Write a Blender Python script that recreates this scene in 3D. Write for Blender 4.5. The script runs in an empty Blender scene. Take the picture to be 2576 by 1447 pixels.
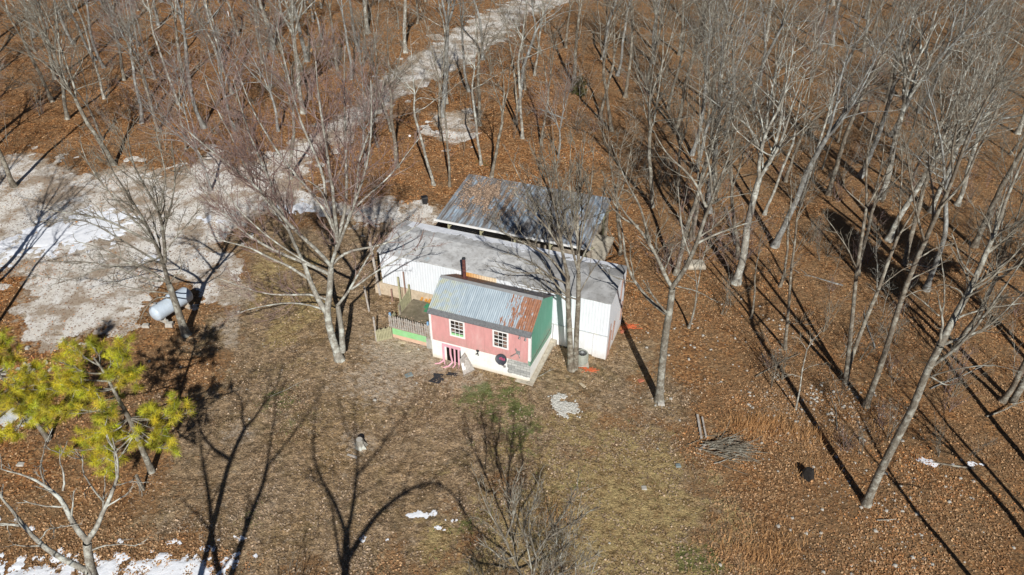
import bpy, math, random
import numpy as np
S = bpy.context.scene
R_ = math.radians

# ------------------------------------------------------------------ camera
F = 2100 * .8587; PT = R_(36.13); CZ = 31.83; CX, CY = 1288., 723.5   # in 2576 px wide units
cam_d = bpy.data.cameras.new("camera"); cam = bpy.data.objects.new("camera", cam_d)
S.collection.objects.link(cam); S.camera = cam
cam.location = (0, 0, CZ); cam.rotation_euler = (R_(90) - PT, 0, 0)
cam_d.sensor_width = 36; cam_d.lens = 36 * F / 2576; cam_d.clip_end = 3000; cam_d.clip_start = .5

# ------------------------------------------------------------------ sky and sun
SUN_EL, SUN_AZ = R_(36.5), R_(8.0)           # sun stands behind the camera, a little to the right
W = bpy.data.worlds.new("World"); S.world = W; W.use_nodes = True
wn = W.node_tree.nodes; wl = W.node_tree.links
sky = wn.new("ShaderNodeTexSky"); sky.sky_type = 'NISHITA'; sky.sun_disc = False; sky.dust_density = 0.; sky.air_density = .45
sky.sun_elevation = SUN_EL; sky.sun_rotation = math.pi - SUN_AZ
wl.new(sky.outputs[0], wn["Background"].inputs[0]); wn["Background"].inputs[1].default_value = .05
sun_d = bpy.data.lights.new("sun", 'SUN'); sun_d.energy = 5.0; sun_d.angle = R_(.55); sun_d.color = (1, .965, .915)
sun = bpy.data.objects.new("sun", sun_d); S.collection.objects.link(sun)
sun.rotation_euler = (R_(90) - SUN_EL, 0, SUN_AZ)
S.view_settings.view_transform = 'Standard'; S.view_settings.look = 'None'
S.view_settings.exposure = .1; S.view_settings.gamma = 1

# ------------------------------------------------------------------ geometry of the place
def gz(x, y):
    x = np.asarray(x, float); y = np.asarray(y, float)
    z = np.where(x < 1.1, .15 + np.clip(.085 * (-6 - x), 0, .55),
                 .15 - np.where(x < 8, .11 * (x - 1.1), .11 * 6.9 + np.minimum(.035 * (x - 8), 1.2)))
    return z
def ray(px, py):
    u = (px - CX) / F; v = -(py - CY) / F
    return np.array([u, math.cos(PT) + v * math.sin(PT), -math.sin(PT) + v * math.cos(PT)])
def G(px, py, h=0.):
    d = ray(px, py); z = 0.
    for i in range(15):
        t = (CZ - z - h) / -d[2]; x, y = d[0] * t, d[1] * t; z = float(gz(x, y))
    return np.array([x, y, z + h])
def onplane(px, py, Y):
    d = ray(px, py); return np.array([0, 0, CZ]) + d * (Y / d[1])
def pr(p):
    p = np.asarray(p, float); d = p - np.array([0, 0, CZ])
    Z = d[..., 1] * math.cos(PT) - d[..., 2] * math.sin(PT); Y = d[..., 1] * math.sin(PT) + d[..., 2] * math.cos(PT)
    return CX + F * d[..., 0] / Z, CY - F * Y / Z
_rt = np.random.RandomState(5).rand(256, 256)
def vnoise(x, y):
    xi = np.floor(x).astype(int); yi = np.floor(y).astype(int); fx = x - xi; fy = y - yi
    fx = fx * fx * (3 - 2 * fx); fy = fy * fy * (3 - 2 * fy)
    g = lambda a, b: _rt[a % 256, b % 256]
    return (g(xi, yi) * (1 - fx) + g(xi + 1, yi) * fx) * (1 - fy) + (g(xi, yi + 1) * (1 - fx) + g(xi + 1, yi + 1) * fx) * fy
def fbm(x, y, s, o=4):
    r = 0; a = .5; x = x * s; y = y * s
    for i in range(o):
        r = r + a * vnoise(x + 17 * i, y + 31 * i); a *= .5; x = x * 2.03; y = y * 2.03
    return r / (1 - .5 ** o)
def polyW(pts): return np.array([G(*p)[:2] for p in pts])
def sdist(x, y, poly):                       # signed distance, positive inside
    ins = np.zeros(x.shape, bool); dm = np.full(x.shape, 1e9); n = len(poly)
    for i in range(n):
        a = poly[i]; b = poly[(i + 1) % n]
        c = ((a[1] > y) != (b[1] > y)) & (x < (b[0] - a[0]) * (y - a[1]) / (b[1] - a[1] + 1e-12) + a[0]); ins ^= c
        e = b - a; t = np.clip(((x - a[0]) * e[0] + (y - a[1]) * e[1]) / (e @ e + 1e-9), 0, 1)
        dm = np.minimum(dm, np.hypot(x - a[0] - t * e[0], y - a[1] - t * e[1]))
    return np.where(ins, dm, -dm)

# ------------------------------------------------------------------ object helpers
C = S.collection
def tag(o, label=None, cat=None, group=None, kind=None):
    if label: o["label"] = label
    if cat: o["category"] = cat
    if group: o["group"] = group
    if kind: o["kind"] = kind
    return o
def empty(name, loc, rz=0):
    o = bpy.data.objects.new(name, None); C.objects.link(o); o.location = loc; o.rotation_euler = (0, 0, rz)
    o.empty_display_size = .3; return o
def mesh_np(name, V, Fa, mat, parent=None, smooth=False, loc=None):
    """V (n,3); Fa (m,k) of constant k"""
    me = bpy.data.meshes.new(name); V = np.asarray(V, np.float32); Fa = np.asarray(Fa, np.int32)
    m, k = Fa.shape
    me.vertices.add(len(V)); me.vertices.foreach_set("co", V.ravel())
    me.loops.add(m * k); me.loops.foreach_set("vertex_index", Fa.ravel())
    me.polygons.add(m); me.polygons.foreach_set("loop_start", np.arange(m, dtype=np.int32) * k)
    me.polygons.foreach_set("loop_total", np.full(m, k, np.int32))
    if smooth: me.polygons.foreach_set("use_smooth", np.ones(m, bool))
    me.update(calc_edges=True); me.materials.append(mat)
    o = bpy.data.objects.new(name, me); C.objects.link(o)
    if parent: o.parent = parent
    if loc is not None: o.location = loc
    return o
class MB:
    def __init__(s): s.v = []; s.f = []; s.m = []; s.cur = 0
    def quad(s, *p):
        n = len(s.v); s.v += [tuple(map(float, q)) for q in p]; s.f.append(list(range(n, n + len(p)))); s.m.append(s.cur)
    def box(s, x0, x1, y0, y1, z0, z1):
        s.hexa([(x0, y0, z0), (x1, y0, z0), (x1, y1, z0), (x0, y1, z0)], [(x0, y0, z1), (x1, y0, z1), (x1, y1, z1), (x0, y1, z1)])
    def hexa(s, b, t):
        n = len(s.v); k = len(b); s.v += [tuple(map(float, q)) for q in list(b) + list(t)]
        s.f.append([n + i for i in range(k)][::-1]); s.f.append([n + k + i for i in range(k)])
        for i in range(k): j = (i + 1) % k; s.f.append([n + i, n + j, n + k + j, n + k + i])
        s.m += [s.cur] * (k + 2)
    def prism(s, poly, d):                   # poly of 3d points, extruded by vector d
        s.hexa(poly, [tuple(np.array(p) + np.array(d)) for p in poly])
    def bar(s, a, b, w, h=None):             # square bar from a to b
        a = np.array(a, float); b = np.array(b, float); h = h or w; t = b - a; t /= np.linalg.norm(t)
        r = np.array([0, 0, 1.]) if abs(t[2]) < .9 else np.array([1., 0, 0])
        u = np.cross(t, r); u /= np.linalg.norm(u); v = np.cross(u, t)
        c = [(-1, -1), (1, -1), (1, 1), (-1, 1)]
        s.hexa([a + u * i * w / 2 + v * j * h / 2 for i, j in c], [b + u * i * w / 2 + v * j * h / 2 for i, j in c])
    def tube(s, a, b, r0, r1=None, k=12):
        a = np.array(a, float); b = np.array(b, float); r1 = r0 if r1 is None else r1; t = b - a; t /= np.linalg.norm(t)
        r = np.array([0, 0, 1.]) if abs(t[2]) < .9 else np.array([1., 0, 0])
        u = np.cross(t, r); u /= np.linalg.norm(u); v = np.cross(u, t)
        an = [2 * math.pi * i / k for i in range(k)]
        s.hexa([a + (u * math.cos(q) + v * math.sin(q)) * r0 for q in an], [b + (u * math.cos(q) + v * math.sin(q)) * r1 for q in an])
    def ribbed(s, o, ux, lu, p1, pitch, amp, nrm, th=.02, sub=4):
        """sheet from o along ux (length lu); second edge at o+p1; ribs run along p1"""
        o = np.array(o, float); ux = np.array(ux, float); p1 = np.array(p1, float); nrm = np.array(nrm, float)
        n = int(lu / pitch * sub) + 1; b = len(s.v)
        for i in range(n + 1):
            q = o + ux * (lu * i / n); w = amp * math.cos(2 * math.pi * i / sub)
            for e in (0, 1):
                for l in (0, 1): s.v.append(tuple(q + p1 * e + nrm * (w - th * l)))
        for i in range(n):
            a = b + i * 4; c = a + 4
            s.f += [[a, c, c + 2, a + 2], [a + 1, a + 3, c + 3, c + 1], [a, a + 1, c + 1, c], [a + 2, c + 2, c + 3, a + 3]]
        a = b + n * 4
        s.f += [[b, b + 2, b + 3, b + 1], [a, a + 1, a + 3, a + 2]]; s.m += [s.cur] * (4 * n + 2)
    def lathe(s, prof, k=24, o=(0, 0, 0)):
        b = len(s.v); n = len(prof)
        for r, z in prof:
            for i in range(k):
                q = 2 * math.pi * i / k; s.v.append((o[0] + r * math.cos(q), o[1] + r * math.sin(q), o[2] + z))
        for j in range(n - 1):
            for i in range(k):
                i2 = (i + 1) % k; s.f.append([b + j * k + i, b + j * k + i2, b + (j + 1) * k + i2, b + (j + 1) * k + i]); s.m.append(s.cur)
    def build(s, name, mat, parent=None, smooth=False, bevel=0):
        me = bpy.data.meshes.new(name); me.from_pydata(s.v, [], s.f); me.update()
        for m in (mat if isinstance(mat, list) else [mat]): me.materials.append(m)
        if isinstance(mat, list): me.polygons.foreach_set("material_index", s.m)
        if smooth: me.polygons.foreach_set("use_smooth", [True] * len(me.polygons))
        o = bpy.data.objects.new(name, me); C.objects.link(o)
        if parent: o.parent = parent
        if bevel:
            b = o.modifiers.new("bevel", 'BEVEL'); b.width = bevel; b.segments = 2; b.limit_method = 'ANGLE'
        return o
def copy_tree(o, parent=None):
    c = o.copy(); C.objects.link(c); c.parent = parent
    for ch in [q for q in o.children]: copy_tree(ch, c)
    return c

# ------------------------------------------------------------------ materials
class NT:
    def __init__(s, name, rough=.8, spec=.3):
        s.mat = bpy.data.materials.new(name); s.mat.use_nodes = True; s.t = s.mat.node_tree
        s.b = s.t.nodes["Principled BSDF"]; s.b.inputs["Roughness"].default_value = rough
        s.b.inputs["Specular IOR Level"].default_value = spec
        s.tc = s.t.nodes.new("ShaderNodeTexCoord").outputs["Object"]
    def n(s, typ, **k):
        x = s.t.nodes.new(typ)
        for a, b in k.items(): setattr(x, a, b)
        return x
    def L(s, a, b): s.t.links.new(a, b)
    def put(s, sock, v):
        if hasattr(v, "links") or isinstance(v, bpy.types.NodeSocket): s.L(v, sock)
        else:
            if isinstance(v, (tuple, list)) and len(v) == 3 and sock.type == 'RGBA': v = (*v, 1)
            sock.default_value = v
    def mapping(s, sc=(1, 1, 1), rot=(0, 0, 0), src=None):
        m = s.n("ShaderNodeMapping"); s.L(src or s.tc, m.inputs[0]); m.inputs["Scale"].default_value = sc
        m.inputs["Rotation"].default_value = rot; return m.outputs[0]
    def noise(s, scale, detail=4, rough=.6, src=None, out="Fac", dist=0):
        x = s.n("ShaderNodeTexNoise"); s.L(src or s.tc, x.inputs["Vector"]); x.inputs["Scale"].default_value = scale
        x.inputs["Detail"].default_value = detail; x.inputs["Roughness"].default_value = rough; x.inputs["Distortion"].default_value = dist
        return x.outputs[out]
    def voro(s, scale, src=None, out="Color", rnd=1.):
        x = s.n("ShaderNodeTexVoronoi"); s.L(src or s.tc, x.inputs["Vector"]); x.inputs["Scale"].default_value = scale
        x.inputs["Randomness"].default_value = rnd; return x.outputs[out]
    def ramp(s, f, stops, const=False):
        r = s.n("ShaderNodeValToRGB"); s.L(f, r.inputs[0]); e = r.color_ramp.elements
        while len(e) > 1: e.remove(e[-1])
        for i, (p, c) in enumerate(stops):
            el = e[0] if i == 0 else e.new(p)
            el.position = p; el.color = (*c, 1) if isinstance(c, tuple) else (c, c, c, 1)
        if const: r.color_ramp.interpolation = 'CONSTANT'
        return r.outputs[0]
    def mix(s, f, a, b, mode='MIX'):
        m = s.n("ShaderNodeMix", data_type='RGBA', blend_type=mode)
        s.put(m.inputs[0], f); s.put(m.inputs[6], a); s.put(m.inputs[7], b); return m.outputs[2]
    def math(s, op, a, b=0., c=None):
        m = s.n("ShaderNodeMath", operation=op); s.put(m.inputs[0], a); s.put(m.inputs[1], b)
        if c is not None: s.put(m.inputs[2], c)
        return m.outputs[0]
    def sep(s, src=None):
        x = s.n("ShaderNodeSeparateXYZ"); s.L(src or s.tc, x.inputs[0]); return x.outputs
    def mr(s, v, a, b, c=0., d=1.):
        m = s.n("ShaderNodeMapRange"); s.put(m.inputs[0], v)
        for i, q in enumerate((a, b, c, d)): m.inputs[i + 1].default_value = q
        return m.outputs[0]
    def attr(s, name, out="Fac"):
        a = s.n("ShaderNodeAttribute"); a.attribute_name = name; return a.outputs[out]
    def col(s, c): s.put(s.b.inputs["Base Color"], c)
    def bump(s, h, st=.5, d=.02):
        b = s.n("ShaderNodeBump"); b.inputs["Strength"].default_value = st; b.inputs["Distance"].default_value = d
        s.L(h, b.inputs["Height"]); s.L(b.outputs[0], s.b.inputs["Normal"])

def simple(name, c, rough=.8, var=.25, scale=3., spec=.3, metal=0., dirt=None, bump=.0):
    t = NT(name, rough, spec); t.b.inputs["Metallic"].default_value = metal
    n = t.noise(scale, 5, .65)
    lo = tuple(q * (1 - var) for q in c); hi = tuple(min(1, q * (1 + var * .6)) for q in c)
    k = t.ramp(n, [(.3, lo), (.7, hi)])
    if dirt:
        k = t.mix(t.ramp(t.noise(scale * .45, 6, .7), [(.5, 0.), (.68, 1.)]), k, dirt)
    t.col(k)
    if bump: t.bump(t.noise(scale * 6, 4), bump, .02)
    return t.mat
def bark(name, lo, hi, lichen):
    t = NT(name, .9, .15)
    m = t.mapping((1, 1, .25))
    k = t.ramp(t.noise(14, 5, .7, m), [(.3, lo), (.65, hi)])
    k = t.mix(t.ramp(t.noise(2.2, 5, .7), [(.48, 0.), (.62, 1.)]), k, lichen)
    t.col(k); t.bump(t.noise(22, 4, .7, m), .8, .03); return t.mat
M = {}
M['bark_grey'] = bark('bark_grey', (.09, .078, .062), (.25, .225, .18), (.40, .40, .345))
M['bark_pale'] = bark('bark_pale', (.15, .135, .11), (.36, .34, .29), (.56, .58, .52))
M['bark_brown'] = bark('bark_brown', (.085, .07, .052), (.23, .195, .15), (.36, .345, .285))
M['bark_cool'] = bark('bark_cool', (.12, .115, .105), (.27, .265, .245), (.38, .40, .38))
M['bark_dark'] = bark('bark_dark', (.05, .043, .036), (.15, .13, .105), (.22, .21, .18))
M['twig_red'] = bark('twig_red', (.15, .095, .085), (.30, .205, .18), (.32, .27, .24))
M['twig_tan'] = bark('twig_tan', (.10, .085, .062), (.25, .22, .17), (.31, .30, .25))

def ground_material():
    t = NT('ground_cover', 1., .05)
    fo, gr, ta, gn = t.attr('forest'), t.attr('grass'), t.attr('bare'), t.attr('green')
    v1 = t.voro(8.5); s1 = t.sep(v1)[0]
    leaf = t.ramp(s1, [(0., (.08, .045, .026)), (.16, (.29, .15, .07)), (.34, (.42, .235, .115)), (.52, (.21, .115, .062)),
                       (.66, (.50, .31, .165)), (.8, (.31, .17, .085)), (.92, (.58, .45, .31)), (.97, (.13, .075, .045))], True)
    v2 = t.sep(t.voro(15.))[1]
    leaf2 = t.ramp(v2, [(0., (.09, .065, .042)), (.22, (.30, .21, .14)), (.45, (.48, .36, .25)), (.68, (.20, .14, .09)), (.86, (.78, .64, .48))], True)
    big = t.noise(.35, 6, .65)
    leaf = t.mix(t.ramp(t.noise(.55, 6, .7), [(.42, .0), (.64, .8)]), leaf, t.mix(.6, leaf, (.36, .27, .19)))
    leaf = t.mix(t.ramp(t.noise(1.1, 5, .7, t.mapping((1, 1.4, 1), (0, 0, .8))), [(.47, .0), (.62, .8)]), leaf, t.mix(.6, leaf, (.12, .08, .05)))
    straw = t.ramp(t.noise(26, 4, .75, t.mapping((1, .35, 1), (0, 0, .5))), [(.3, (.22, .18, .10)), (.5, (.46, .385, .235)), (.7, (.66, .57, .38))])
    straw = t.mix(t.ramp(t.noise(1.6, 6, .7), [(.40, 0.), (.56, .8)]), straw, t.mix(.4, leaf2, (.20, .14, .07)))
    soil = t.ramp(t.noise(9, 6, .75), [(.28, (.26, .20, .14)), (.5, (.50, .41, .31)), (.72, (.72, .63, .51))])
    grn = t.ramp(t.noise(18, 4, .7), [(.3, (.05, .07, .02)), (.55, (.14, .19, .055)), (.75, (.27, .30, .11))])
    yard = t.mix(t.ramp(big, [(.36, .15), (.62, .8)]), leaf2, soil)
    yard = t.mix(t.ramp(t.noise(.8, 6, .75), [(.45, 0.), (.66, .7)]), yard, t.mix(.6, yard, (.15, .115, .06)))
    yard = t.mix(t.ramp(t.noise(.28, 5, .65, t.mapping((1, .6, 1), (0, 0, .4))), [(.44, 0.), (.6, .6)]), yard, t.mix(.45, yard, (.50, .38, .22)))
    yard = t.mix(t.ramp(t.noise(.45, 6, .7, t.mapping((1, 1, 1), (0, 0, 2.))), [(.52, 0.), (.66, .55)]), yard, t.mix(.6, yard, (.17, .17, .07)))
    leaf = t.mix(t.math('MULTIPLY', t.attr('dull'), t.ramp(t.noise(.7, 5, .7), [(.35, .4), (.55, 1.)])), leaf, t.mix(.6, leaf, (.24, .19, .135)))
    yard = t.mix(1., yard, (1.08, .96, .80), 'MULTIPLY')
    yard = t.mix(t.ramp(t.noise(1.7, 6, .8), [(.45, 0.), (.56, .9)]), yard, t.mix(.55, yard, (.05, .035, .02)))  # dark blotches, here and next, paint small twig shadows into the yard
    yard = t.mix(t.ramp(t.noise(4.5, 5, .8), [(.50, 0.), (.60, .7)]), yard, t.mix(.5, yard, (.06, .045, .03)))
    yard = t.mix(t.ramp(t.noise(1.9, 6, .8, t.mapping((1, 1, 1), (0, 0, 3))), [(.54, 0.), (.66, .6)]), yard, t.mix(.5, yard, (.75, .64, .5))); leaf = t.mix(1., leaf, (1.16, .99, .77), 'MULTIPLY'); leaf = t.mix(t.ramp(t.noise(.22, 5, .65), [(.46, 0.), (.64, .5)]), leaf, t.mix(.5, leaf, (.10, .07, .045))); straw = t.mix(1., straw, (1.08, .98, .76), 'MULTIPLY'); straw = t.mix(t.ramp(t.noise(4., 5, .8), [(.50, 0.), (.62, .75)]), straw, t.mix(.5, straw, (.08, .06, .03)))
    nz = t.math('MULTIPLY', t.math('SUBTRACT', t.noise(2.6, 6, .75), .5), 1.5)
    sel = lambda a: t.ramp(t.math('ADD', a, nz), [(.38, 0.), (.62, 1.)])
    c = t.mix(sel(fo), yard, leaf)
    c = t.mix(sel(gr), c, straw)
    c = t.mix(sel(ta), c, soil)
    c = t.mix(t.math('MULTIPLY', sel(gn), .75), c, grn)
    # pale pebbles and chert
    pb = t.voro(5.5, out="Distance"); pm = t.math('LESS_THAN', pb, .16)
    pr_ = t.math('MULTIPLY', pm, t.ramp(t.math('ADD', t.attr('stony'), t.math('MULTIPLY', t.math('SUBTRACT', t.noise(.9, 4), .5), 1.2)), [(.45, 0.), (.6, 1.)]))
    c = t.mix(pr_, c, (.50, .47, .42))
    t.col(c); t.bump(t.math('ADD', t.math('ADD', t.noise(12, 6, .75), t.math('MULTIPLY', s1, .35)), t.math('MULTIPLY', t.noise(2.5, 3, .6), 2.2)), 1., .13)
    return t.mat
M['ground'] = ground_material()
t = NT('gravel', .95, .1)
g = t.ramp(t.noise(24, 5, .8), [(.3, (.40, .37, .32)), (.5, (.70, .66, .59)), (.7, (.88, .85, .79))])
g = t.mix(t.ramp(t.noise(1.1, 6, .75, t.mapping((1, .45, 1), (0, 0, -.6))), [(.45, 0.), (.60, .7)]), g, (.80, .79, .76))
g = t.mix(t.ramp(t.noise(.40, 6, .7), [(.46, 0.), (.58, .9)]), g, t.ramp(t.noise(11, 5, .7), [(.3, (.22, .16, .11)), (.7, (.46, .37, .27))]))
g = t.mix(t.ramp(t.sep(t.voro(14.))[0], [(.0, 1.), (.09, 0.)], True), g, (.20, .11, .06))
t.col(g); t.bump(t.noise(30, 5, .8), .9, .04); M['gravel'] = t.mat
t = NT('snow', .75, .3); t.col(t.ramp(t.noise(3, 5), [(.3, (.74, .77, .82)), (.7, (.88, .90, .93))])); t.bump(t.noise(6, 5), .6, .05); M['snow'] = t.mat

t = NT('leaf', .9, .15); t.col(t.attr('tint', "Color")); M['leaf'] = t.mat
t = NT('needle', .6, .3); t.col(t.attr('tint', "Color")); M['needle'] = t.mat

def mkroof_metal():
    t = NT('rusty_galvanised_roof', .5, .4); t.b.inputs["Metallic"].default_value = .15
    p = t.sep(); st = t.mapping((3.2, .9, .9))
    base = t.ramp(t.noise(2.5, 5, .6, t.mapping((3, .5, .5))), [(.3, (.27, .335, .385)), (.7, (.43, .51, .56))])
    base = t.mix(t.math('MULTIPLY', t.mr(p[0], -6.0, -4.6, 1, 0), t.ramp(t.noise(2.2, 5), [(.42, 0.), (.62, .7)])), base, (.44, .44, .27))
    rust = t.ramp(t.noise(5, 5, .7), [(.3, (.20, .085, .045)), (.7, (.42, .19, .10))])
    rm = t.math('ADD', t.noise(1.7, 6, .72, st), t.mr(p[0], -3.4, -.3, -.19, .19))
    c = t.mix(t.ramp(rm, [(.53, 0.), (.58, .97)]), base, rust)
    # small rust streaks
    c = t.mix(t.ramp(t.noise(1.1, 3, .6, t.mapping((2.4, 1.1, 1), (0, 0, 0))), [(.70, 0.), (.73, 1.)]), c, rust)
    seam = t.math('LESS_THAN', t.math('ABSOLUTE', t.math('SUBTRACT', t.math('FRACT', t.math('DIVIDE', p[0], .66)), .5)), .03)
    c = t.mix(t.math('MULTIPLY', seam, .22), c, (.58, .62, .64))
    t.col(c); return t.mat
M['roof_metal'] = mkroof_metal()
def mkroof_back():
    t = NT('dark_rusty_roof', .6, .3); p = t.sep()
    c = t.ramp(t.noise(3, 6, .7, t.mapping((2.5, .8, .8))), [(.35, (.09, .10, .105)), (.52, (.22, .11, .06)), (.7, (.36, .16, .075))])
    c = t.mix(t.mr(p[0], -4.6, -3.6, 0, .7), c, (.15, .165, .18)); t.col(c); return t.mat
M['roof_back'] = mkroof_back()
def mkshed():
    t = NT('weathered_shed_roof', .6, .3); st = t.mapping((2.0, .22, .22))
    c = t.ramp(t.noise(1.6, 5, .65, st), [(.36, (.14, .12, .105)), (.48, (.21, .21, .21)), (.58, (.29, .36, .43)), (.74, (.43, .52, .60))])
    c = t.mix(t.ramp(t.noise(2.3, 5, .7, t.mapping((2, .35, .35))), [(.60, 0.), (.66, .8)]), c, (.30, .15, .08))
    c = t.mix(t.ramp(t.noise(.5, 5, .6), [(.48, 0.), (.64, .75)]), c, (.12, .10, .085))
    t.col(c); return t.mat
M['shed_roof'] = mkshed()
def mktroof():
    t = NT('grey_membrane_roof', .85, .2); p = t.sep()
    c = t.ramp(t.noise(.8, 7, .7), [(.32, (.30, .295, .285)), (.5, (.47, .475, .47)), (.7, (.60, .61, .61))])
    c = t.mix(t.ramp(t.noise(3.5, 6, .75), [(.52, 0.), (.66, .5)]), c, (.15, .135, .12))
    c = t.mix(t.ramp(t.noise(.9, 4, .6, t.mapping((1, 1, 1), (0, 0, 1))), [(.68, 0.), (.72, .6)]), c, (.42, .52, .56))
    c = t.mix(t.math('MULTIPLY', t.mr(t.math('ADD', p[0], t.math('MULTIPLY', t.noise(.8, 4), 2.5)), -5.4, -4.6, 0, 1), .75), c, t.mix(.5, c, (.12, .115, .11)))
    t.col(c); t.bump(t.noise(3, 5), .4, .04); return t.mat
M['troof'] = mktroof()
def mkwall(name, base, dirt, amt=.45, low=None):
    t = NT(name, .6, .3); c = t.ramp(t.noise(6, 5, .7, t.mapping((1, 1, .2))), [(.3, tuple(q * .86 for q in base)), (.7, base)])
    c = t.mix(t.ramp(t.noise(1.6, 6, .7, t.mapping((1, 1, .4))), [(.5, 0.), (.75, amt)]), c, dirt)
    if low:
        z0, z1, lc = low; p = t.sep()
        c = t.mix(t.math('MULTIPLY', t.mr(p[2], z0, z1, 1, 0), t.ramp(t.noise(3, 5, .7), [(.3, .3), (.6, 1.)])), c, lc)
    if name in ('pink_paint', 'green_paint'):
        p = t.sep(); ax = p[0] if name == 'pink_paint' else p[1]
        j = t.math('LESS_THAN', t.math('ABSOLUTE', t.math('SUBTRACT', t.math('FRACT', t.math('DIVIDE', ax, 1.22)), .5)), .009)
        c = t.mix(t.math('MULTIPLY', j, .45), c, tuple(q * .45 for q in base))
        st = t.ramp(t.noise(3.5, 6, .75, t.mapping((1, 1, .22))), [(.50, 0.), (.66, .55)]); c = t.mix(st, c, tuple(q * .8 for q in base))
        c = t.mix(t.math('MULTIPLY', t.mr(p[2], 1.5, 2.3, 1, 0), t.ramp(t.noise(5, 5, .7), [(.4, 0.), (.65, .7)])), c, (.40, .30, .24))
        t.bump(t.noise(9, 4, .6, t.mapping((1, 1, .3))), .25, .02)
    t.col(c); return t.mat
M['white_siding'] = mkwall('white_siding', (.80, .84, .88), (.56, .60, .62), .6)
M['white_skirt'] = mkwall('white_skirting', (.84, .86, .88), (.58, .56, .52), .5, (-.1, 1.0, (.55, .47, .36)))
M['pink'] = mkwall('pink_paint', (.70, .35, .335), (.74, .52, .49), .55)
M['green'] = mkwall('green_paint', (.14, .40, .28), (.23, .47, .36), .5)
M['white_trim'] = simple('white_trim', (.82, .82, .80), .5, .08)
M['glass'] = None
t = NT('window_glass', .08, .8); t.col(t.ramp(t.noise(2.2, 3), [(.4, (.012, .014, .016)), (.65, (.05, .035, .022))])); M['glass'] = t.mat  # brown tones in the glass colour stand for reflections
def mkfound():
    t = NT('painted_block', .85, .2); p = t.sep()
    cb = t.n("ShaderNodeCombineXYZ"); t.L(t.math('ADD', p[0], p[1]), cb.inputs[0]); t.L(p[2], cb.inputs[1])
    br = t.n("ShaderNodeTexBrick"); t.L(cb.outputs[0], br.inputs["Vector"]); br.inputs["Scale"].default_value = 1
    br.inputs["Brick Width"].default_value = .41; br.inputs["Row Height"].default_value = .2; br.inputs["Mortar Size"].default_value = .012
    br.inputs["Color1"].default_value = (.30, .31, .30, 1); br.inputs["Color2"].default_value = (.52, .53, .50, 1); br.inputs["Mortar"].default_value = (.20, .20, .19, 1)
    br.inputs["Bias"].default_value = 0.
    white = t.mix(t.ramp(t.noise(2, 6, .7), [(.45, 0.), (.75, .5)]), (.86, .87, .83), (.72, .68, .56))
    white = t.mix(t.math('MULTIPLY', t.math('SUBTRACT', 1., br.outputs["Fac"]), 0.), white, white)
    white = t.mix(t.math('MULTIPLY', br.outputs["Fac"], .25), white, (.5, .48, .42))
    white = t.mix(t.math('MULTIPLY', t.mr(p[2], .0, .35, 1, 0), .7), white, (.60, .50, .36))
    un = t.math('MULTIPLY', t.math('GREATER_THAN', t.math('ADD', p[0], t.math('MULTIPLY', t.noise(2.5, 2), .5)), -1.25), t.math('LESS_THAN', p[1], .05))
    un = t.math('MULTIPLY', un, t.math('GREATER_THAN', t.math('ADD', p[2], t.math('MULTIPLY', t.noise(4, 2), .2)), .42))
    t.col(t.mix(un, white, br.outputs["Color"])); return t.mat
M['found'] = mkfound()
M['concrete'] = simple('concrete', (.47, .43, .35), .9, .3, 3, .1, dirt=(.30, .25, .19), bump=.5)
M['block'] = simple('concrete_block', (.44, .43, .39), .9, .25, 4, .1, dirt=(.55, .44, .32))
M['block_tan'] = simple('tan_block', (.60, .50, .37), .9, .2, 4, .1, dirt=(.40, .30, .2))
M['shingle'] = simple('grey_shingle', (.17, .175, .18), .9, .35, 9, .1)
M['wood'] = simple('weathered_wood', (.34, .29, .23), .9, .4, 5, .1, dirt=(.20, .16, .12))
M['wood_pale'] = simple('pale_weathered_wood', (.44, .41, .37), .9, .4, 7, .1, dirt=(.28, .20, .15))
M['wood_olive'] = simple('mossy_wood', (.40, .38, .24), .9, .3, 4, .1)
M['wood_red'] = simple('red_brown_wood', (.30, .19, .15), .9, .3, 4, .1)
M['deck'] = simple('deck_boards', (.20, .17, .12), .9, .35, 3, .1, dirt=(.13, .115, .075))
M['green_board'] = simple('bright_green_board', (.30, .62, .28), .7, .15, 3, .2, dirt=(.36, .60, .36))
M['pink_board'] = simple('faded_pink_board', (.68, .47, .34), .8, .15, 3, .2)
M['green_mat'] = simple('green_mat', (.06, .24, .12), .95, .3, 6, .1)
M['black'] = simple('black_plastic', (.02, .02, .022), .4, .2, 4, .4)
M['dark'] = simple('opening_shade', (.015, .012, .01), .95, .2, 4, .1)  # near-black colour stands for the shade inside openings
M['pipe'] = simple('rusty_pipe', (.13, .05, .045), .6, .4, 7, .3, dirt=(.24, .10, .06))
M['pipe_dark'] = simple('sooty_metal', (.03, .035, .04), .6, .3, 7, .3)
M['grey_metal'] = simple('grey_metal', (.42, .43, .43), .4, .15, 5, .5, .5)
M['dish'] = simple('charcoal_dish', (.055, .06, .075), .45, .1, 5, .4)
M['logo_pink'] = simple('pink_lettering', (.72, .10, .22), .5, .05)
M['pinkcloth'] = simple('pink_cloth', (.72, .40, .46), .9, .15, 5, .1)
M['tank'] = simple('pale_tank_paint', (.50, .58, .66), .4, .15, 3, .4, dirt=(.42, .46, .47))
M['ac'] = simple('beige_metal', (.30, .31, .26), .5, .15, 6, .4)
M['orange'] = simple('orange_netting', (.62, .15, .06), .7, .2, 6, .2)
M['brick'] = simple('red_brick', (.42, .15, .09), .9, .3, 6, .1)
M['rock'] = simple('pale_chert', (.43, .41, .365), .9, .3, 6, .1)
M['slate'] = simple('grey_slate', (.20, .24, .24), .7, .2, 5, .3)
M['tar'] = simple('black_tar_felt', (.035, .037, .042), .7, .3, 5, .2)
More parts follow.
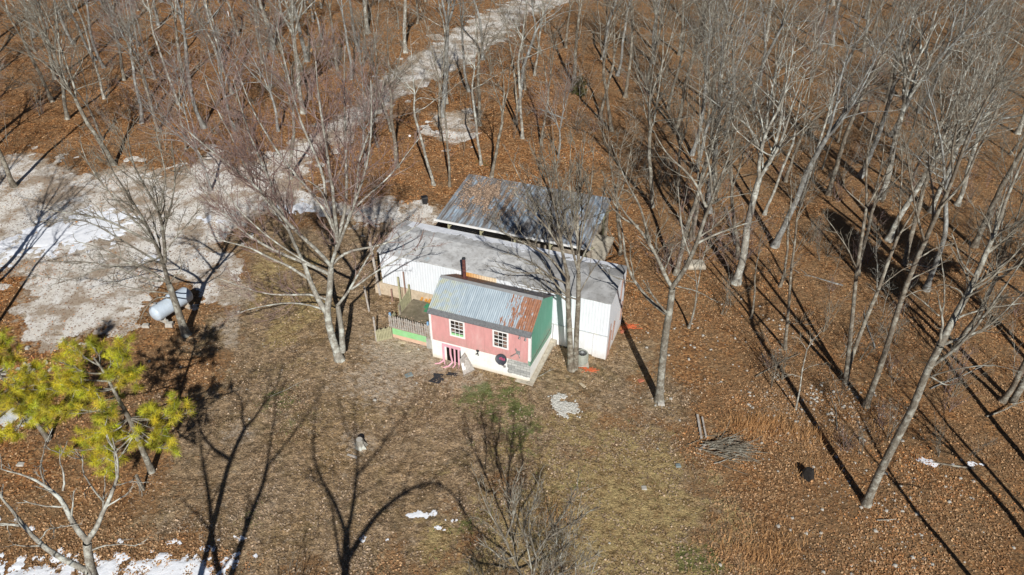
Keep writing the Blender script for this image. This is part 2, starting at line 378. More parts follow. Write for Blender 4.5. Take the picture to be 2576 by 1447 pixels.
M['ash'] = simple('pale_ash_pile', (.62, .61, .56), .95, .3, 12, .1, dirt=(.36, .34, .30), bump=1.)
M['char'] = simple('charred_wood', (.03, .027, .025), .9, .5, 9, .1)
M['stumpcut'] = simple('cut_wood', (.50, .42, .30), .9, .2, 8, .1)
M['white_post'] = simple('white_plastic', (.8, .8, .8), .5, .05)
M['sheet_metal'] = simple('grey_white_sheet', (.52, .55, .57), .4, .2, 4, .4, dirt=(.62, .60, .5))
M['blue'] = simple('blue_paint', (.25, .45, .68), .6, .1)
M['rust_orange'] = None
t = NT('rust_stained_siding', .7, .2); p = t.sep()
c = t.ramp(t.noise(6, 5, .7, t.mapping((2, 1, .4))), [(.3, (.50, .20, .03)), (.7, (.70, .40, .12))])
c = t.mix(t.math('MULTIPLY', t.mr(p[0], -9.9, -8.6, 0, 1), .8), c, (.74, .66, .5)); t.col(c); M['rust_orange'] = t.mat

# ------------------------------------------------------------------ buildings
YH, YT = .3636, .3691
H0 = np.array([1.12, 33.24, .15]); T0 = np.array([6.24, 35.93, -.66])
def toW(o, yaw, p):
    p = np.asarray(p, float); c, s = math.cos(yaw), math.sin(yaw)
    return np.stack([o[0] + c * p[..., 0] + s * p[..., 1], o[1] - s * p[..., 0] + c * p[..., 1], o[2] + p[..., 2]], -1)
def toL(o, yaw, x, y):
    dx, dy = x - o[0], y - o[1]; c, s = math.cos(yaw), math.sin(yaw)
    return dx * c - dy * s, dx * s + dy * c
HL_, HD, HF, HE, HR = 6.80, 4.25, 1.56, 3.845, 5.13
# ---- pink house
hs = tag(empty('pink_house', H0, -YH), 'small pink house with green gable wall, rust-patched metal roof and white block base', 'house')
b = MB(); b.box(-HL_, 0, 0, .2, -.5, HF); b.box(-HL_, 0, HD - .2, HD, -.5, HF); b.box(-.2, 0, .2, HD - .2, -.5, HF); b.box(-HL_, -HL_ + .2, .2, HD - .2, -.5, HF)
fo = b.build('foundation', M['found'], hs)
b = MB(); b.box(-5.75, -4.75, -.012, .1, .02, 1.28); b.build('crawl_opening_shade', M['dark'], hs)  # near-black block stands for the shade inside the hole
b = MB()
b.prism([(-.9, -.3, -.6), (.3, -.3, -.6), (.3, -.3, .05), (-.9, -.3, .03)], (0, .3, 0))
b.box(.003, .30, -.02, HD - .2, -.6, .06); b.box(.003, .42, HD - .2, HD + .35, -.6, .2)
b.build('footing', M['concrete'], hs, bevel=.03)
b = MB(); b.box(-HL_ + .09, -.09, -.03, .12, HF - .02, HE - .02); b.build('wall', M['pink'], hs)['label'] = 'pink front wall'
b = MB()
b.prism([(-.1, .0, 1.30), (-.1, HD, .75), (-.1, HD, HE), (-.1, HD / 2, HR - .03), (-.1, 0, HE)], (.13, 0, 0))
b.build('wall', M['green'], hs)['label'] = 'green gable wall'
b = MB(); b.prism([(-HL_ - .03, .0, HF), (-HL_ - .03, HD, HF), (-HL_ - .03, HD, HE), (-HL_ - .03, HD / 2, HR - .03), (-HL_ - .03, 0, HE)], (.1, 0, 0))
b.box(-HL_ + .1, -.1, HD - .1, HD, HF, HE - .05)
b.build('wall', M['green'], hs)
b = MB(); b.bar((.034, 0, 1.58), (.034, HD, 1.30), .02); b.build('cable', M['black'], hs)
sl = (HR - HE) / (HD / 2)
b = MB(); nv = np.array([0, -sl, 1.]); nv /= np.linalg.norm(nv)
b.ribbed((-HL_ - .08, .14, HE + .04 + .14 * sl), (1, 0, 0), HL_ + .12, (0, HD / 2 - .14, (HD / 2 - .14) * sl), .135, .011, nv, .02)
rf = b.build('roof', M['roof_metal'], hs)
b = MB(); b.prism([(-HL_ - .10, -.16, HE - .16 * sl - .03), (-HL_ - .10, .2, HE + .2 * sl - .03), (.06, .2, HE + .2 * sl - .03), (.06, -.16, HE - .16 * sl - .03)], (0, -.02, .05))
b.build('eave_shingles', M['shingle'], hs)
b = MB(); nb = np.array([0, sl, 1.]); nb /= np.linalg.norm(nb)
b.ribbed((-HL_ - .08, HD / 2 + .002, HR + .03), (1, 0, 0), HL_ + .12, (0, HD / 2 + .15, -(HD / 2 + .15) * sl), .135, .011, nb, .02)
b.build('roof', M['roof_back'], hs)['label'] = 'dark rusty rear roof slope'
b = MB(); b.prism([(-HL_ - .09, HD / 2 - .16, HR + .03 - .16 * sl + .03), (-HL_ - .09, HD / 2, HR + .075), (-HL_ - .09, HD / 2 + .16, HR + .06 - .16 * sl), (-HL_ - .09, HD / 2, HR + .05)], (HL_ + .14, 0, 0))
b.build('ridge_cap', M['grey_metal'], hs)
b = MB(); b.box(-HL_ - .06, .02, -.075, -.035, HE - .16, HE - .02)
b.box(-HL_ - .02, -HL_ + .12, -.055, -.032, HF - .12, HE - .16); b.box(-.12, .036, -.055, -.032, HF - .1, HE - .16); b.box(.032, .052, -.055, .1, HF + .2, HE - .17)
b.build('trim', M['white_trim'], hs)
b = MB(); b.box(-.11, .037, -.058, -.03, HF - .12, HF + .2); b.build('corner_patch', M['green'], hs)
def window(x0, x1, z0, z1, low=None):
    f = MB(); w = .11
    f.box(x0, x1, -.065, -.028, z0, z0 + w); f.box(x0, x1, -.065, -.028, z1 - w, z1)
    f.box(x0, x0 + w, -.065, -.028, z0 + w, z1 - w); f.box(x1 - w, x1, -.065, -.028, z0 + w, z1 - w)
    fo = f.build('window', M['white_trim'], hs)
    g = MB(); g.box(x0 + w, x1 - w, -.04, -.031, z0 + w, z1 - w); g.build('pane', M['glass'], fo)
    m = MB(); xs = np.linspace(x0 + w, x1 - w, 4); zs = np.linspace(z0 + w, z1 - w, 5)
    for x in xs[1:-1]: m.box(x - .014, x + .014, -.056, -.0405, z0 + w, z1 - w)
    for i, z in enumerate(zs[1:-1]):
        h = .032 if i == 1 else .014
        m.box(x0 + w, x1 - w, -.059, -.0402, z - h, z + h)
    m.build('muntins', M['white_trim'], fo)
    s = MB(); q = random.Random(int(x0 * 100))
    for i in range(3):
        for j in range(4):
            if q.random() < .55:
                a, c = xs[i] + .03, zs[j] + .03
                s = MB(); s.box(a + q.uniform(0, .04), xs[i + 1] - .03, -.0402, -.0395, c + q.uniform(0, .08), c + q.uniform(.11, .22)); s.build('brown_reflection', M['wood_red'], fo)  # thin brown slabs painted on the panes as reflections
    if low:
        s = MB(); s.box(x0 + w, x1 - w, -.0412, -.0404, z0 + w, z0 + w + .17); s.build('green_reflection', M['green_board'], fo)  # green strip painted as a reflection low on the glass
window(-5.41, -4.35, 2.26, 3.64, True); window(-2.47, -1.41, 2.26, 3.64)
b = MB(); b.tube((-5.62, 2.95, 4.55), (-5.62, 2.95, 6.2), .115); b.box(-5.78, -5.46, 2.78, 3.12, 4.5, 4.72)
for z in np.arange(4.85, 6.1, .22): b.tube((-5.62, 2.95, z), (-5.62, 2.95, z + .03), .122)
ch = b.build('chimney_pipe', M['pipe'], hs)
b = MB(); b.tube((-5.62, 2.95, 6.2), (-5.62, 2.95, 6.27), .125); b.tube((-5.62, 2.95, 6.27), (-5.62, 2.95, 6.3), .125, .06)
b.build('cap', M['pipe_dark'], ch)
b = MB(); b.box(-.72, -.62, -.1, -.03, 3.55, 3.65); b.box(-.34, -.24, -.1, -.03, 3.52, 3.62); b.tube((-.67, -.08, 3.58), (-.64, -.2, 3.5), .05, .07); b.tube((-.29, -.08, 3.55), (-.26, -.2, 3.47), .05, .07)
b.bar((-.62, -.05, 3.6), (-.34, -.05, 3.56), .025)
b.build('floodlight', M['grey_metal'], hs, bevel=.01)
b = MB(); b.box(-3.6, -3.42, -.09, -.02, 1.5, 1.62); b.tube((-3.52, -.08, 1.55), (-3.42, -.18, 1.28), .035); b.tube((-3.5, -.1, 1.4), (-3.6, -.16, 1.3), .03)
b.build('outdoor_tap', M['pipe_dark'], hs)
# ---- satellite dish and its spare bracket
ds = tag(empty('satellite_dish', toW(H0, YH, (-1.75, -.35, 1.62)), -YH), 'charcoal satellite dish with pink lettering at the foot of the pink wall', 'satellite dish')
dn = np.array([-.15, -.78, .6]); dn /= np.linalg.norm(dn)
du = np.cross((0, 0, 1), dn); du /= np.linalg.norm(du); du = du if du[0] > 0 else -du; dv = np.cross(dn, du); dv = dv if dv[2] > 0 else -dv
b = MB(); rings = [(0., 0.), (.12, .006), (.24, .026), (.34, .052), (.38, .068)]; kk = 32
for side in (0, 1):
    base = len(b.v)
    for r, h in rings:
        for i in range(kk):
            q = 2 * math.pi * i / kk; b.v.append(tuple((du * math.cos(q) * r + dv * math.sin(q) * r * .92) + dn * (h - side * .015)))
    for j in range(len(rings) - 1):
        for i in range(kk):
            i2 = (i + 1) % kk; b.f.append([base + j * kk + i, base + j * kk + i2, base + (j + 1) * kk + i2, base + (j + 1) * kk + i]); b.m.append(0)
b.build('reflector', M['dish'], ds, True)
b = MB(); a0 = -dv * .3 + dn * .04; a1 = np.array((.34, -.42, -.12)); b.bar(a0, a1, .035); b.box(a1[0] - .06, a1[0] + .08, a1[1] - .05, a1[1] + .05, a1[2] - .04, a1[2] + .06)
b.build('feed_arm', M['grey_metal'], ds)
b = MB(); b.tube((0, .05, -.05), (0, .34, -.28), .03); b.build('mast', M['grey_metal'], ds)
fc = bpy.data.curves.new('lettering', 'FONT'); fc.body = "dish"; fc.size = .26; fc.align_x = 'CENTER'; fc.extrude = .002; fc.shear = .3
fo_ = bpy.data.objects.new('tmp', fc); C.objects.link(fo_)
me = bpy.data.meshes.new_from_object(fo_.evaluated_get(bpy.context.evaluated_depsgraph_get())); bpy.data.objects.remove(fo_)
co = np.array([v.co[:] for v in me.vertices]); co = co[:, 0:1] * du + (co[:, 1:2] - .02) * dv + (co[:, 2:3] + .03) * dn
for v, q in zip(me.vertices, co): v.co = q
me.materials.clear(); me.materials.append(M['logo_pink']); lo = bpy.data.objects.new('lettering', me); C.objects.link(lo); lo.parent = ds
br = tag(empty('antenna_bracket', toW(H0, YH, (-.85, -.06, 2.1)), -YH), 'empty grey antenna bracket screwed to the pink wall right of the dish', 'bracket')
b = MB(); b.box(-.06, .2, 0, .03, .0, .3); b.bar((.05, 0, .15), (-.28, -.3, -.05), .03); b.bar((-.02, -.02, .3), (-.05, -.06, .48), .07); b.bar((.1, 0, .1), (.28, -.2, -.1), .03)
b.build('bracket_arm', M['grey_metal'], br)
# ---- pink streamers, leaning board
def strip(mb, pts, w):
    P = [np.array(p, float) for p in pts]
    for i in range(len(P) - 1):
        t = P[i + 1] - P[i]; u = np.cross(t, (0, 1, 0)); u /= (np.linalg.norm(u) + 1e-9)
        w0 = w * .68 * (1 - .1 * i); w1 = w * .68 * (1 - .1 * (i + 1))
        mb.hexa([P[i] - u * w0, P[i] + u * w0, P[i + 1] + u * w1, P[i + 1] - u * w1],
                [P[i] - u * w0 + (0, -.015, 0), P[i] + u * w0 + (0, -.015, 0), P[i + 1] + u * w1 + (0, -.015, 0), P[i + 1] - u * w1 + (0, -.015, 0)])
b = MB(); b.box(-6.05, -4.72, -.06, -.035, 1.2, 1.42)
for pts, w in (([(-5.98, -.06, 1.3), (-5.94, -.12, .6), (-5.9, -.22, .12), (-6.1, -.5, .04), (-6.35, -.62, .03)], .11),
               ([(-5.9, -.07, 1.2), (-5.85, -.2, .3), (-5.72, -.45, .05), (-5.45, -.62, .04)], .06),
               ([(-5.45, -.06, 1.3), (-5.42, -.12, .7), (-5.25, -.25, .2), (-5.4, -.55, .05), (-5.7, -.78, .04)], .1),
               ([(-5.15, -.06, 1.3), (-5.12, -.12, .6), (-5.05, -.3, .06), (-5.1, -.6, .04)], .09),
               ([(-4.85, -.06, 1.3), (-4.84, -.12, .7), (-4.78, -.26, .1), (-4.7, -.5, .04), (-4.6, -.66, .04)], .1)):
    strip(b, pts, w)
o = b.build('torn_curtain', M['pinkcloth']); o.location = H0; o.rotation_euler = (0, 0, -YH)
tag(o, 'torn pink cloth hanging in strips over the opening in the block base', 'curtain')
lb = tag(empty('leaning_panel', toW(H0, YH, (-4.1, -.55, 0)), -YH), 'weathered white and brown panel leaning askew on the block base', 'panel')
b = MB(); Q = [(-.55, -.05, .42), (.12, -.62, -.12), (.62, .0, .32), (-.05, .42, 1.25)]
Q = [(-.62, .28, .62), (-.02, -.42, -.02), (.55, -.02, .42), (-.28, .44, 1.2)]
b.prism(Q, (.02, -.05, .03)); b.build('board', M['wood_pale'], lb)
b = MB(); b.prism([(-.42, .10, .48), (-.2, -.2, .22), (-.02, -.1, .32), (-.25, .2, .62)], (.03, -.075, .05)); b.build('paint_patch', M['white_trim'], lb)
b = MB(); b.bar((-.05, -.5, 0), (.62, -.05, .44), .1, .05); b.build('edge_rail', M['wood'], lb)

# ---- mobile home
TL_, TD, TB, TE, TRG = 16.67, 4.27, 2.31, 5.01, 5.36
th = tag(empty('mobile_home', T0, -YT), 'long white single-wide trailer home with ribbed siding and patched grey roof', 'mobile home')
b = MB(); b.ribbed((-TL_, 0, TB), (1, 0, 0), TL_, (0, 0, TE - TB), .2, .006, (0, -1, 0), .05); b.build('wall', M['white_siding'], th)
b = MB(); b.prism([(0, 0.05, TB), (0, TD, TB), (0, TD, TE), (0, TD * .58, TRG - .03), (0, .05, TE)], (-.08, 0, 0)); b.build('wall', M['white_siding'], th)['label'] = 'plain white end wall'
b = MB(); b.box(-TL_, -.08, TD - .05, TD, TB, TE); b.prism([(-TL_, .05, TB), (-TL_, TD - .05, TB), (-TL_, TD - .05, TE), (-TL_, TD * .58, TRG - .03), (-TL_, .05, TE)], (.08, 0, 0)); b.build('wall', M['white_siding'], th)
def gl(x, y=0):                            # ground height in trailer local z
    w = toW(T0, YT, (x, y, 0)); return float(gz(w[0], w[1])) - T0[2]
b = MB(); xs = [-6.1, -4.95, -4.9, -3.75, -3.70, -2.1, -2.05, -.95, -.93, .0]
for i in range(0, len(xs) - 1, 2):
    x0, x1 = xs[i], xs[i + 1]; dy = random.Random(i).uniform(-.02, .02)
    b.ribbed((x0, -.02 + dy, gl(x0) - .03), (1, 0, 0), x1 - x0, (0, 0, TB + .04 - gl(x0)), .3, .004, (0, -1, 0), .02)
b.box(-11.5, -6.1, 0, .04, .6, TB)
b.build('skirting', M['white_skirt'], th)
b = MB(); b.box(-.06, .0, .03, TD, -.1, TB); b.build('skirting', M['white_skirt'], th)['label'] = 'end skirting with peeling strips'
b = MB(); b.box(-11.4, .02, -.045, -.014, TB - .06, TB + .03); b.build('siding_edge', M['sheet_metal'], th)
b = MB(); b.box(-17.4, -15.2, .02, .22, 1.2, 2.2); b.box(-15.1, -12.6, .0, .2, .9, 2.26); b.box(-12.5, -11.4, .02, .2, .8, 2.28)
b.build('block_skirt', M['block_tan'], th)
rr = random.Random(4); b = MB()
for i in range(16):
    x = -13.4 + rr.uniform(-.5, .5); z = 1.2 + rr.random() * .7
    b.box(x, x + .15, -.12 - rr.random() * .1, -.01, z, z + .1)
b.build('stacked_firewood', M['rust_orange'], th)
b = MB(); nx = 50
ys = [-.12, TD * .25, TD * .45, TD * .58, TD * .8, TD + .1]; zs = [TE - .0, TE + .17, TE + .30, TRG, TE + .2, TE]
rr = np.random.RandomState(3); hh = rr.rand(nx + 1, 6) * .035
for l in (0, 1):
    for i in range(nx + 1):
        for j in range(6): b.v.append((-TL_ - .1 + (TL_ + .17) * i / nx, ys[j] + (rr.rand() - .5) * .03, zs[j] + .05 + hh[i, j] - l * .07))
n1 = (nx + 1) * 6
for i in range(nx):
    for j in range(5):
        a = i * 6 + j; b.f.append([a, a + 6, a + 7, a + 1]); b.f.append([n1 + a, n1 + a + 1, n1 + a + 7, n1 + a + 6]); b.m += [0, 0]
for i in range(nx):
    a = i * 6; b.f.append([a, n1 + a, n1 + a + 6, a + 6]); a += 5; b.f.append([a, a + 6, n1 + a + 6, n1 + a]); b.m += [0, 0]
for j in range(5):
    a = j; b.f.append([a, a + 1, n1 + a + 1, n1 + a]); a = nx * 6 + j; b.f.append([a, n1 + a, n1 + a + 1, a + 1]); b.m += [0, 0]
b.build('roof', M['troof'], th)
b = MB(); b.lathe([(.22, 0), (.22, .12), (.17, .18), (.17, .12), (.0, .12)], 16, (-5.35, 1.35, TE + .2)); b.build('roof_vent', M['concrete'], th)
b = MB(); b.lathe([(.09, 0), (.09, .3), (.0, .3)], 10, (-3.6, 2.0, TE + .25)); b.build('roof_vent', M['grey_metal'], th)
# rust-stained stretch and clutter under the eave
b = MB(); b.ribbed((-10.0, -.02, 4.2), (1, 0, 0), 2.2, (0, 0, .79), .2, .012, (0, -1, 0), .02); b.build('stained_panel', M['rust_orange'], th)
b = MB(); b.box(-7.3, -6.0, -.35, -.04, 4.35, 4.6); b.build('rotten_flashing', M['pink_board'], th)
rr = random.Random(9); b = MB()
for (y, z0, z1, w) in ((.55, .1, 2.2, .10), (1.4, .9, 2.4, .12), (2.9, 3.0, 4.9, .10), (.2, .1, 2.9, .05), (3.6, 1.0, 2.6, .1)):
    b = MB(); b.bar((.03, y, z0), (.04, y + rr.uniform(.1, .5), z1), .02, w); b.build('rotten_strip', M['wood_red'], th)
# snow on its rear slope
xs = np.arange(-16.2, -.6, .09); ysn = np.arange(TD * .46, TD + .06, .09)
X, Y = np.meshgrid(xs, ysn, indexing='ij')
m = fbm(X * 1.0, Y * 2.2, 1.1); edge = TD * .80 - .35 * (fbm(X, X * 0, .9) - .5) * 2
inten = np.where(X < -8.5, .60, np.where(X < -5.2, .50, .40))
msk = ((Y - edge) * .6 + (inten - m)) > .02
msk &= (Y > edge - .25)
Z = np.interp(Y, ys, zs) + .085 + .03 * m
def cells(X, Y, Z, msk):
    nI, nJ = X.shape; idx = np.arange(nI * nJ).reshape(nI, nJ)
    a, b_, c, d = idx[:-1, :-1], idx[1:, :-1], idx[1:, 1:], idx[:-1, 1:]
    k = (msk[:-1, :-1].astype(int) + msk[1:, :-1] + msk[1:, 1:] + msk[:-1, 1:]) >= 2
    f = np.stack([a[k], b_[k], c[k], d[k]], -1); V = np.stack([X.ravel(), Y.ravel(), Z.ravel()], -1)
    u, inv = np.unique(f, return_inverse=True)
    return V[u], inv.reshape(f.shape)
V, f = cells(X, Y, Z, msk)
Vw = toW(T0, YT, V)
so = mesh_np('roof_snow', Vw, f, M['snow'], smooth=True); tag(so, 'ragged strip of snow left on the rear slope of the trailer roof', 'snow', kind='stuff')

# ---- open shed behind
SB = np.array([-5.91, 48.15, 3.3]); YS = .35; SL, SD, SR = 12.3, 6.7, .65
sh = tag(empty('open_shed', (SB[0], SB[1], 0.5), -YS), 'open-sided shed with large weathered blue-grey metal roof behind the trailer', 'shed')
ez = SB[2] - .5
b = MB(); nv = np.array([0, -SR / SD, 1.]); nv /= np.linalg.norm(nv)
b.ribbed((0, 0, ez), (1, 0, 0), SL, (0, SD, SR), .24, .018, nv, .03); b.build('roof', M['shed_roof'], sh)
b = MB(); b.box(-.15, SL + .1, -.14, -.02, ez - .14, ez - .01); b.build('gutter', M['white_trim'], sh)
for x in (.9, 3.6, 6.4, 9.2, 11.9):
    for y in (.35, SD - .3):
        b = MB(); b.box(x - .07, x + .07, y - .07, y + .07, -.3, ez - .05 + y * SR / SD); b.bar((x, y, ez - .75), (x + .65, y, ez - .08), .08); b.build('post', M['wood_olive'], sh)
b = MB(); b.box(.05, SL - .05, .25, .38, ez - .2, ez - .04); b.box(.05, SL - .05, SD - .4, SD - .27, ez + SR - .24, ez + SR - .08)
for x in np.arange(.5, SL, 1.2): b.prism([(x, .1, ez - .12), (x, SD - .1, ez - .12 + SR), (x, SD - .1, ez - .04 + SR), (x, .1, ez - .04)], (.06, 0, 0))
b.build('rafters', M['wood'], sh)
b = MB(); b.box(5.8, 12.2, 1.2, 1.3, -.3, 1.9); b.box(3.2, 12.2, SD - .2, SD - .1, -.3, ez + .4); b.build('wall', M['wood'], sh)
o = MB(); o.box(-.2, 12.9, -2.2, 6.2, .08, .40); o = o.build('concrete_slab', M['concrete']); o.location = (SB[0], SB[1], .32); o.rotation_euler = (0, 0, -YS)
o['kind'] = 'structure'; 
o.name = 'slab'

# ---- deck with picket rail
dk = tag(empty('wooden_deck', H0, -YH), 'weathered wooden deck with picket rail and bright green skirt board beside the pink house', 'deck')
X0, X1, Y0 = -10.15, -6.95, .72
b = MB()
for i, y in enumerate(np.arange(Y0 - .05, 3.75, .145)): b.box(X0, X1 - .02, y, y + .135, 1.12, 1.16)
b.build('floor', M['deck'], dk)
b = MB(); rr = random.Random(2)
for i, x in enumerate(np.arange(X0 - .12, X1 + .0, .165)):
    dz = rr.uniform(-.04, .04); l = rr.uniform(-.03, .03); b.prism([(x, Y0 - .12, 1.08 + dz), (x + .11, Y0 - .12, 1.08 + dz), (x + .11 + l, Y0 - .13, 2.02 + dz), (x + .055 + l, Y0 - .13, 2.10 + dz), (x + l, Y0 - .13, 2.02 + dz)], (0, .025, 0))
b.build('picket_rail', M['wood_pale'], dk)
b = MB(); b.box(X0 - .1, X1, Y0 - .094, Y0 - .04, 1.75, 1.84); b.box(X0 - .1, X1, Y0 - .094, Y0 - .04, 1.0, 1.14); b.box(X0 - .1, X0 - .04, Y0, 3.7, .98, 1.12)
b.build('rail_beam', M['wood'], dk)
for x, y, z, m_ in ((X0 - .02, Y0 - .03, 2.2, 'wood'), (X1 - .42, Y0 - .02, 2.2, 'wood'), (X0 - .1, 3.6, 2.55, 'wood_olive'), (X0 + .0, 1.95, 1.95, 'wood')):
    b = MB(); b.box(x - .05, x + .05, y - .04, y + .06, .1, z); p_ = b.build('post', M[m_], dk)
    if y < 1:
        b = MB(); b.box(x - .055, x + .055, y - .045, y + .065, z - .25, z + .02); b.build('paint_mark', M['blue'], p_)
b = MB()
for y in np.arange(1.9, 3.55, .15): b.prism([(X0 - .09, y, 1.12), (X0 - .09, y + .135, 1.12), (X0 - .09, y + .135, 1.98 + (y - 1.9) * .14), (X0 - .09, y, 1.98 + (y - 1.9) * .14)], (.03, 0, 0))
b.build('side_rail', M['wood_olive'], dk)
b = MB()
for y in (.95, 1.12, 1.29): b.box(X0 - .09, X0 - .06, y, y + .1, 1.12, 1.8)
b.box(X0 - .058, X0 - .03, .9, 1.45, 1.5, 1.6); b.build('side_pickets', M['wood_olive'], dk)
b = MB(); b.box(X0 - .02, X1 - .62, Y0 - .035, Y0 + .0, .42, .98); b.build('skirt_board', M['green_board'], dk)['label'] = 'bright green skirt board'
b = MB(); b.box(X0 - .05, X1 - .62, Y0 - .05, Y0 - .01, .12, .417); b.build('skirt_board', M['pink_board'], dk)['label'] = 'faded pink lower board'
b = MB(); b.box(X1 - .6, X1 + .1, Y0 - .12, Y0 + .12, -.05, .85); b.build('block_pier', M['block'], dk)
b = MB(); b.box(-9.0, -7.3, 3.2, 3.7, 1.165, 1.18); b.box(-8.8, -8.1, 2.8, 3.15, 1.165, 1.176); b.build('green_mat', M['green_mat'], dk)
# ---- small gate-like picket panel and loose posts
gl0, gr0 = G(1104 * .8587, 1001 * .8587), G(1150 * .8587, 991 * .8587)
gt = tag(empty('picket_panel', gl0), 'short low picket panel closing the gap left of the deck', 'fence')
d = gr0 - gl0; b = MB()
for i in range(10):
    q = d * (i + .5) / 10; b.bar((q[0], q[1], q[2] + .02), (q[0], q[1], q[2] + .92 + .05 * (i % 3)), .085, .085)
b.build('pickets', M['wood_olive'], gt)
b = MB(); b.bar((0, 0, .12), (d[0], d[1], d[2] + .12), .05, .09); b.bar((0, 0, .72), (d[0], d[1], d[2] + .72), .05, .09); b.build('rails', M['wood_olive'], gt)
def post(px, py, h, m_, label, w=.11, lean=(0, 0), z0=0, nm='fence_post', grp=None, base=None):
    g_ = G(px, py) if base is None else np.array(base, float)
    b = MB(); b.prism([(-w / 2, -w / 2, -.1), (w / 2, -w / 2, -.1), (w / 2, w / 2, -.1), (-w / 2, w / 2, -.1)], (lean[0], lean[1], h + .1))
    o = b.build(nm, M[m_]); o.location = g_; tag(o, label, 'post', grp); return o
post(948, 858, 2.05, 'wood_pale', 'grey weathered post at the left end of the low picket panel')
post(929, 783, 2.15, 'wood_pale', 'lone grey post on bare ground left of the deck', lean=(-.1, 0))
post(957, 742, 4.5, 'wood_pale', 'tall grey post at the left corner of the trailer, the nearer one', .16, (-.25, .1))
post(965, 735, 1.1, 'wood_olive', 'short mossy stub beside the tall post at the trailer corner', .16)
post(0, 0, 2.3, 'wood_olive', 'mossy post standing against the white siding behind the deck rail, the left one', .12, base=toW(H0, YH, (-11.1, 3.7, .6)))
post(0, 0, 2.7, 'wood_red', 'thin red-brown post standing against the white siding behind the deck', .09, base=toW(H0, YH, (-10.75, 3.9, .6)))
post(0, 0, 1.0, 'wood_red', 'short dark stake in front of the tan block skirt', .1, base=toW(H0, YH, (-11.95, 4.0, .45)))
# ------------------------------------------------------------------ propane tank
A = G(402, 824); B = G(482, 772); A[2] = B[2] = 1.0
tk = tag(empty('propane_tank', (A + B) / 2), 'pale blue-white propane tank lying under the bare tree by the gravel', 'propane tank')
d = (B - A); L = float(np.linalg.norm(d[:2])); L = 3.1; ang = math.atan2(d[1], d[0]); tk.rotation_euler = (0, 0, ang)
b = MB(); prof = []; r = .56
for i in range(9): q = math.pi / 2 * i / 8; prof.append((r * math.sin(q) + 1e-4, -L / 2 - .3 * math.cos(q) + .3))
for i in range(9): q = math.pi / 2 * i / 8; prof.append((r * math.cos(q) + 1e-4, L / 2 - .3 + .3 * math.sin(q)))
b.lathe(prof, 32); b.v = [(z, x, y + .86) for x, y, z in b.v]; b.build('tank_body', M['tank'], tk, True)
b = MB(); b.lathe([(.22, 0), (.22, .16), (.17, .24), (0, .26)], 20, (0, 0, 1.38)); b.build('valve_dome', M['tank'], tk, True)
for x in (-.95, .95):
    b = MB(); b.box(x - .1, x + .1, -.45, .45, -.05, .22); b.box(x - .03, x + .03, -.38, .38, .22, .42); b.build('support', M['block'], tk)

# ------------------------------------------------------------------ air conditioner
acp = G(1463, 912)
ac = tag(empty('air_conditioner', acp), 'round louvred air conditioner unit beside the white skirting', 'air conditioner')
b = MB(); b.lathe([(.36, .08), (.40, .1), (.40, .8), (.36, .86), (.30, .86), (.30, .80)], 32); b.build('casing', M['ac'], ac, True)
b = MB()
for i in range(14): b.lathe([(.405, .13 + i * .048), (.42, .14 + i * .048), (.405, .155 + i * .048)], 32)
b.build('louvres', M['ac'], ac)
b = MB(); b.lathe([(.30, .79), (0, .79)], 24); b.build('fan_well', M['dark'], ac)
b = MB(); b.lathe([(.09, .86), (.09, .92), (0, .92)], 12)
for i in range(8):
    q = math.pi * i / 8; b.bar((-.34 * math.cos(q), -.34 * math.sin(q), .88), (.34 * math.cos(q), .34 * math.sin(q), .88), .012)
b.build('fan_grille', M['grey_metal'], ac)
b = MB(); b.box(-.44, .44, -.44, .44, -.3, .06); b.build('pad', M['block'], ac)

exec_objs = []
# ------------------------------------------------------------------ ground
drive = [(-60, 420), (0, 400), (60, 382), (130, 398), (200, 445), (300, 418), (350, 405), (420, 440), (490, 400), (535, 372), (590, 420), (690, 385), (760, 345), (860, 285), (900, 250), (955, 205), (1010, 160), (1080, 115), (1150, 75), (1200, 40), (1300, 0), (1420, -30), (1600, -60), (1600, -40), (1440, 0), (1330, 40), (1260, 95), (1180, 150), (1120, 190), (1050, 215), (980, 265), (890, 330), (800, 395), (770, 460), (790, 500), (900, 520), (1000, 520), (1110, 515), (1110, 600), (990, 585), (900, 560), (800, 530), (700, 535), (620, 560), (560, 610), (580, 680), (605, 740), (560, 770), (500, 745), (420, 700), (385, 715), (330, 800), (250, 840), (150, 870), (80, 885), (35, 860), (25, 790), (70, 720), (20, 690), (-60, 690)]
drive2 = [(1080, 280), (1180, 275), (1200, 330), (1150, 375), (1095, 350)]
path = [(555, 640), (600, 660), (612, 760), (610, 860), (560, 940), (520, 945), (565, 860), (560, 760)]
yard = [(700, 540), (1000, 570), (1250, 700), (1500, 800), (1650, 900), (1740, 1050), (1700, 1100), (1500, 1050), (1500, 1200), (1300, 1250), (1100, 1447), (560, 1520), (420, 1350), (430, 1100), (500, 900), (560, 760), (580, 620)]
grassP = [(1420, 1090), (1560, 1060), (1700, 1090), (1760, 1180), (1850, 1290), (1800, 1400), (1740, 1550), (1000, 1600), (1100, 1350), (1250, 1200), (1400, 1130)]
grass2 = [(600, 620), (760, 640), (790, 780), (760, 860), (650, 840), (600, 740)]
forestex = None
gx = np.concatenate([[-900, -600, -400, -300, -240], np.arange(-200, -64, 4), np.arange(-62, 62, .4), np.arange(64, 200, 4), [240, 300, 400, 600, 900]])
gy = np.concatenate([[-300, -150, -80, -40, -20, -8], np.arange(0, 14, 1), np.arange(14, 92, .4), np.arange(93, 140, 1.5), np.arange(145, 260, 6), [300, 400, 600, 900, 1600]])
X, Y = np.meshgrid(gx.astype(float), gy.astype(float), indexing='ij')
n1 = fbm(X, Y, .5); n2 = fbm(X + 50, Y, 1.3); wig = (n1 - .5) * 9 + (n2 - .5) * 4.5
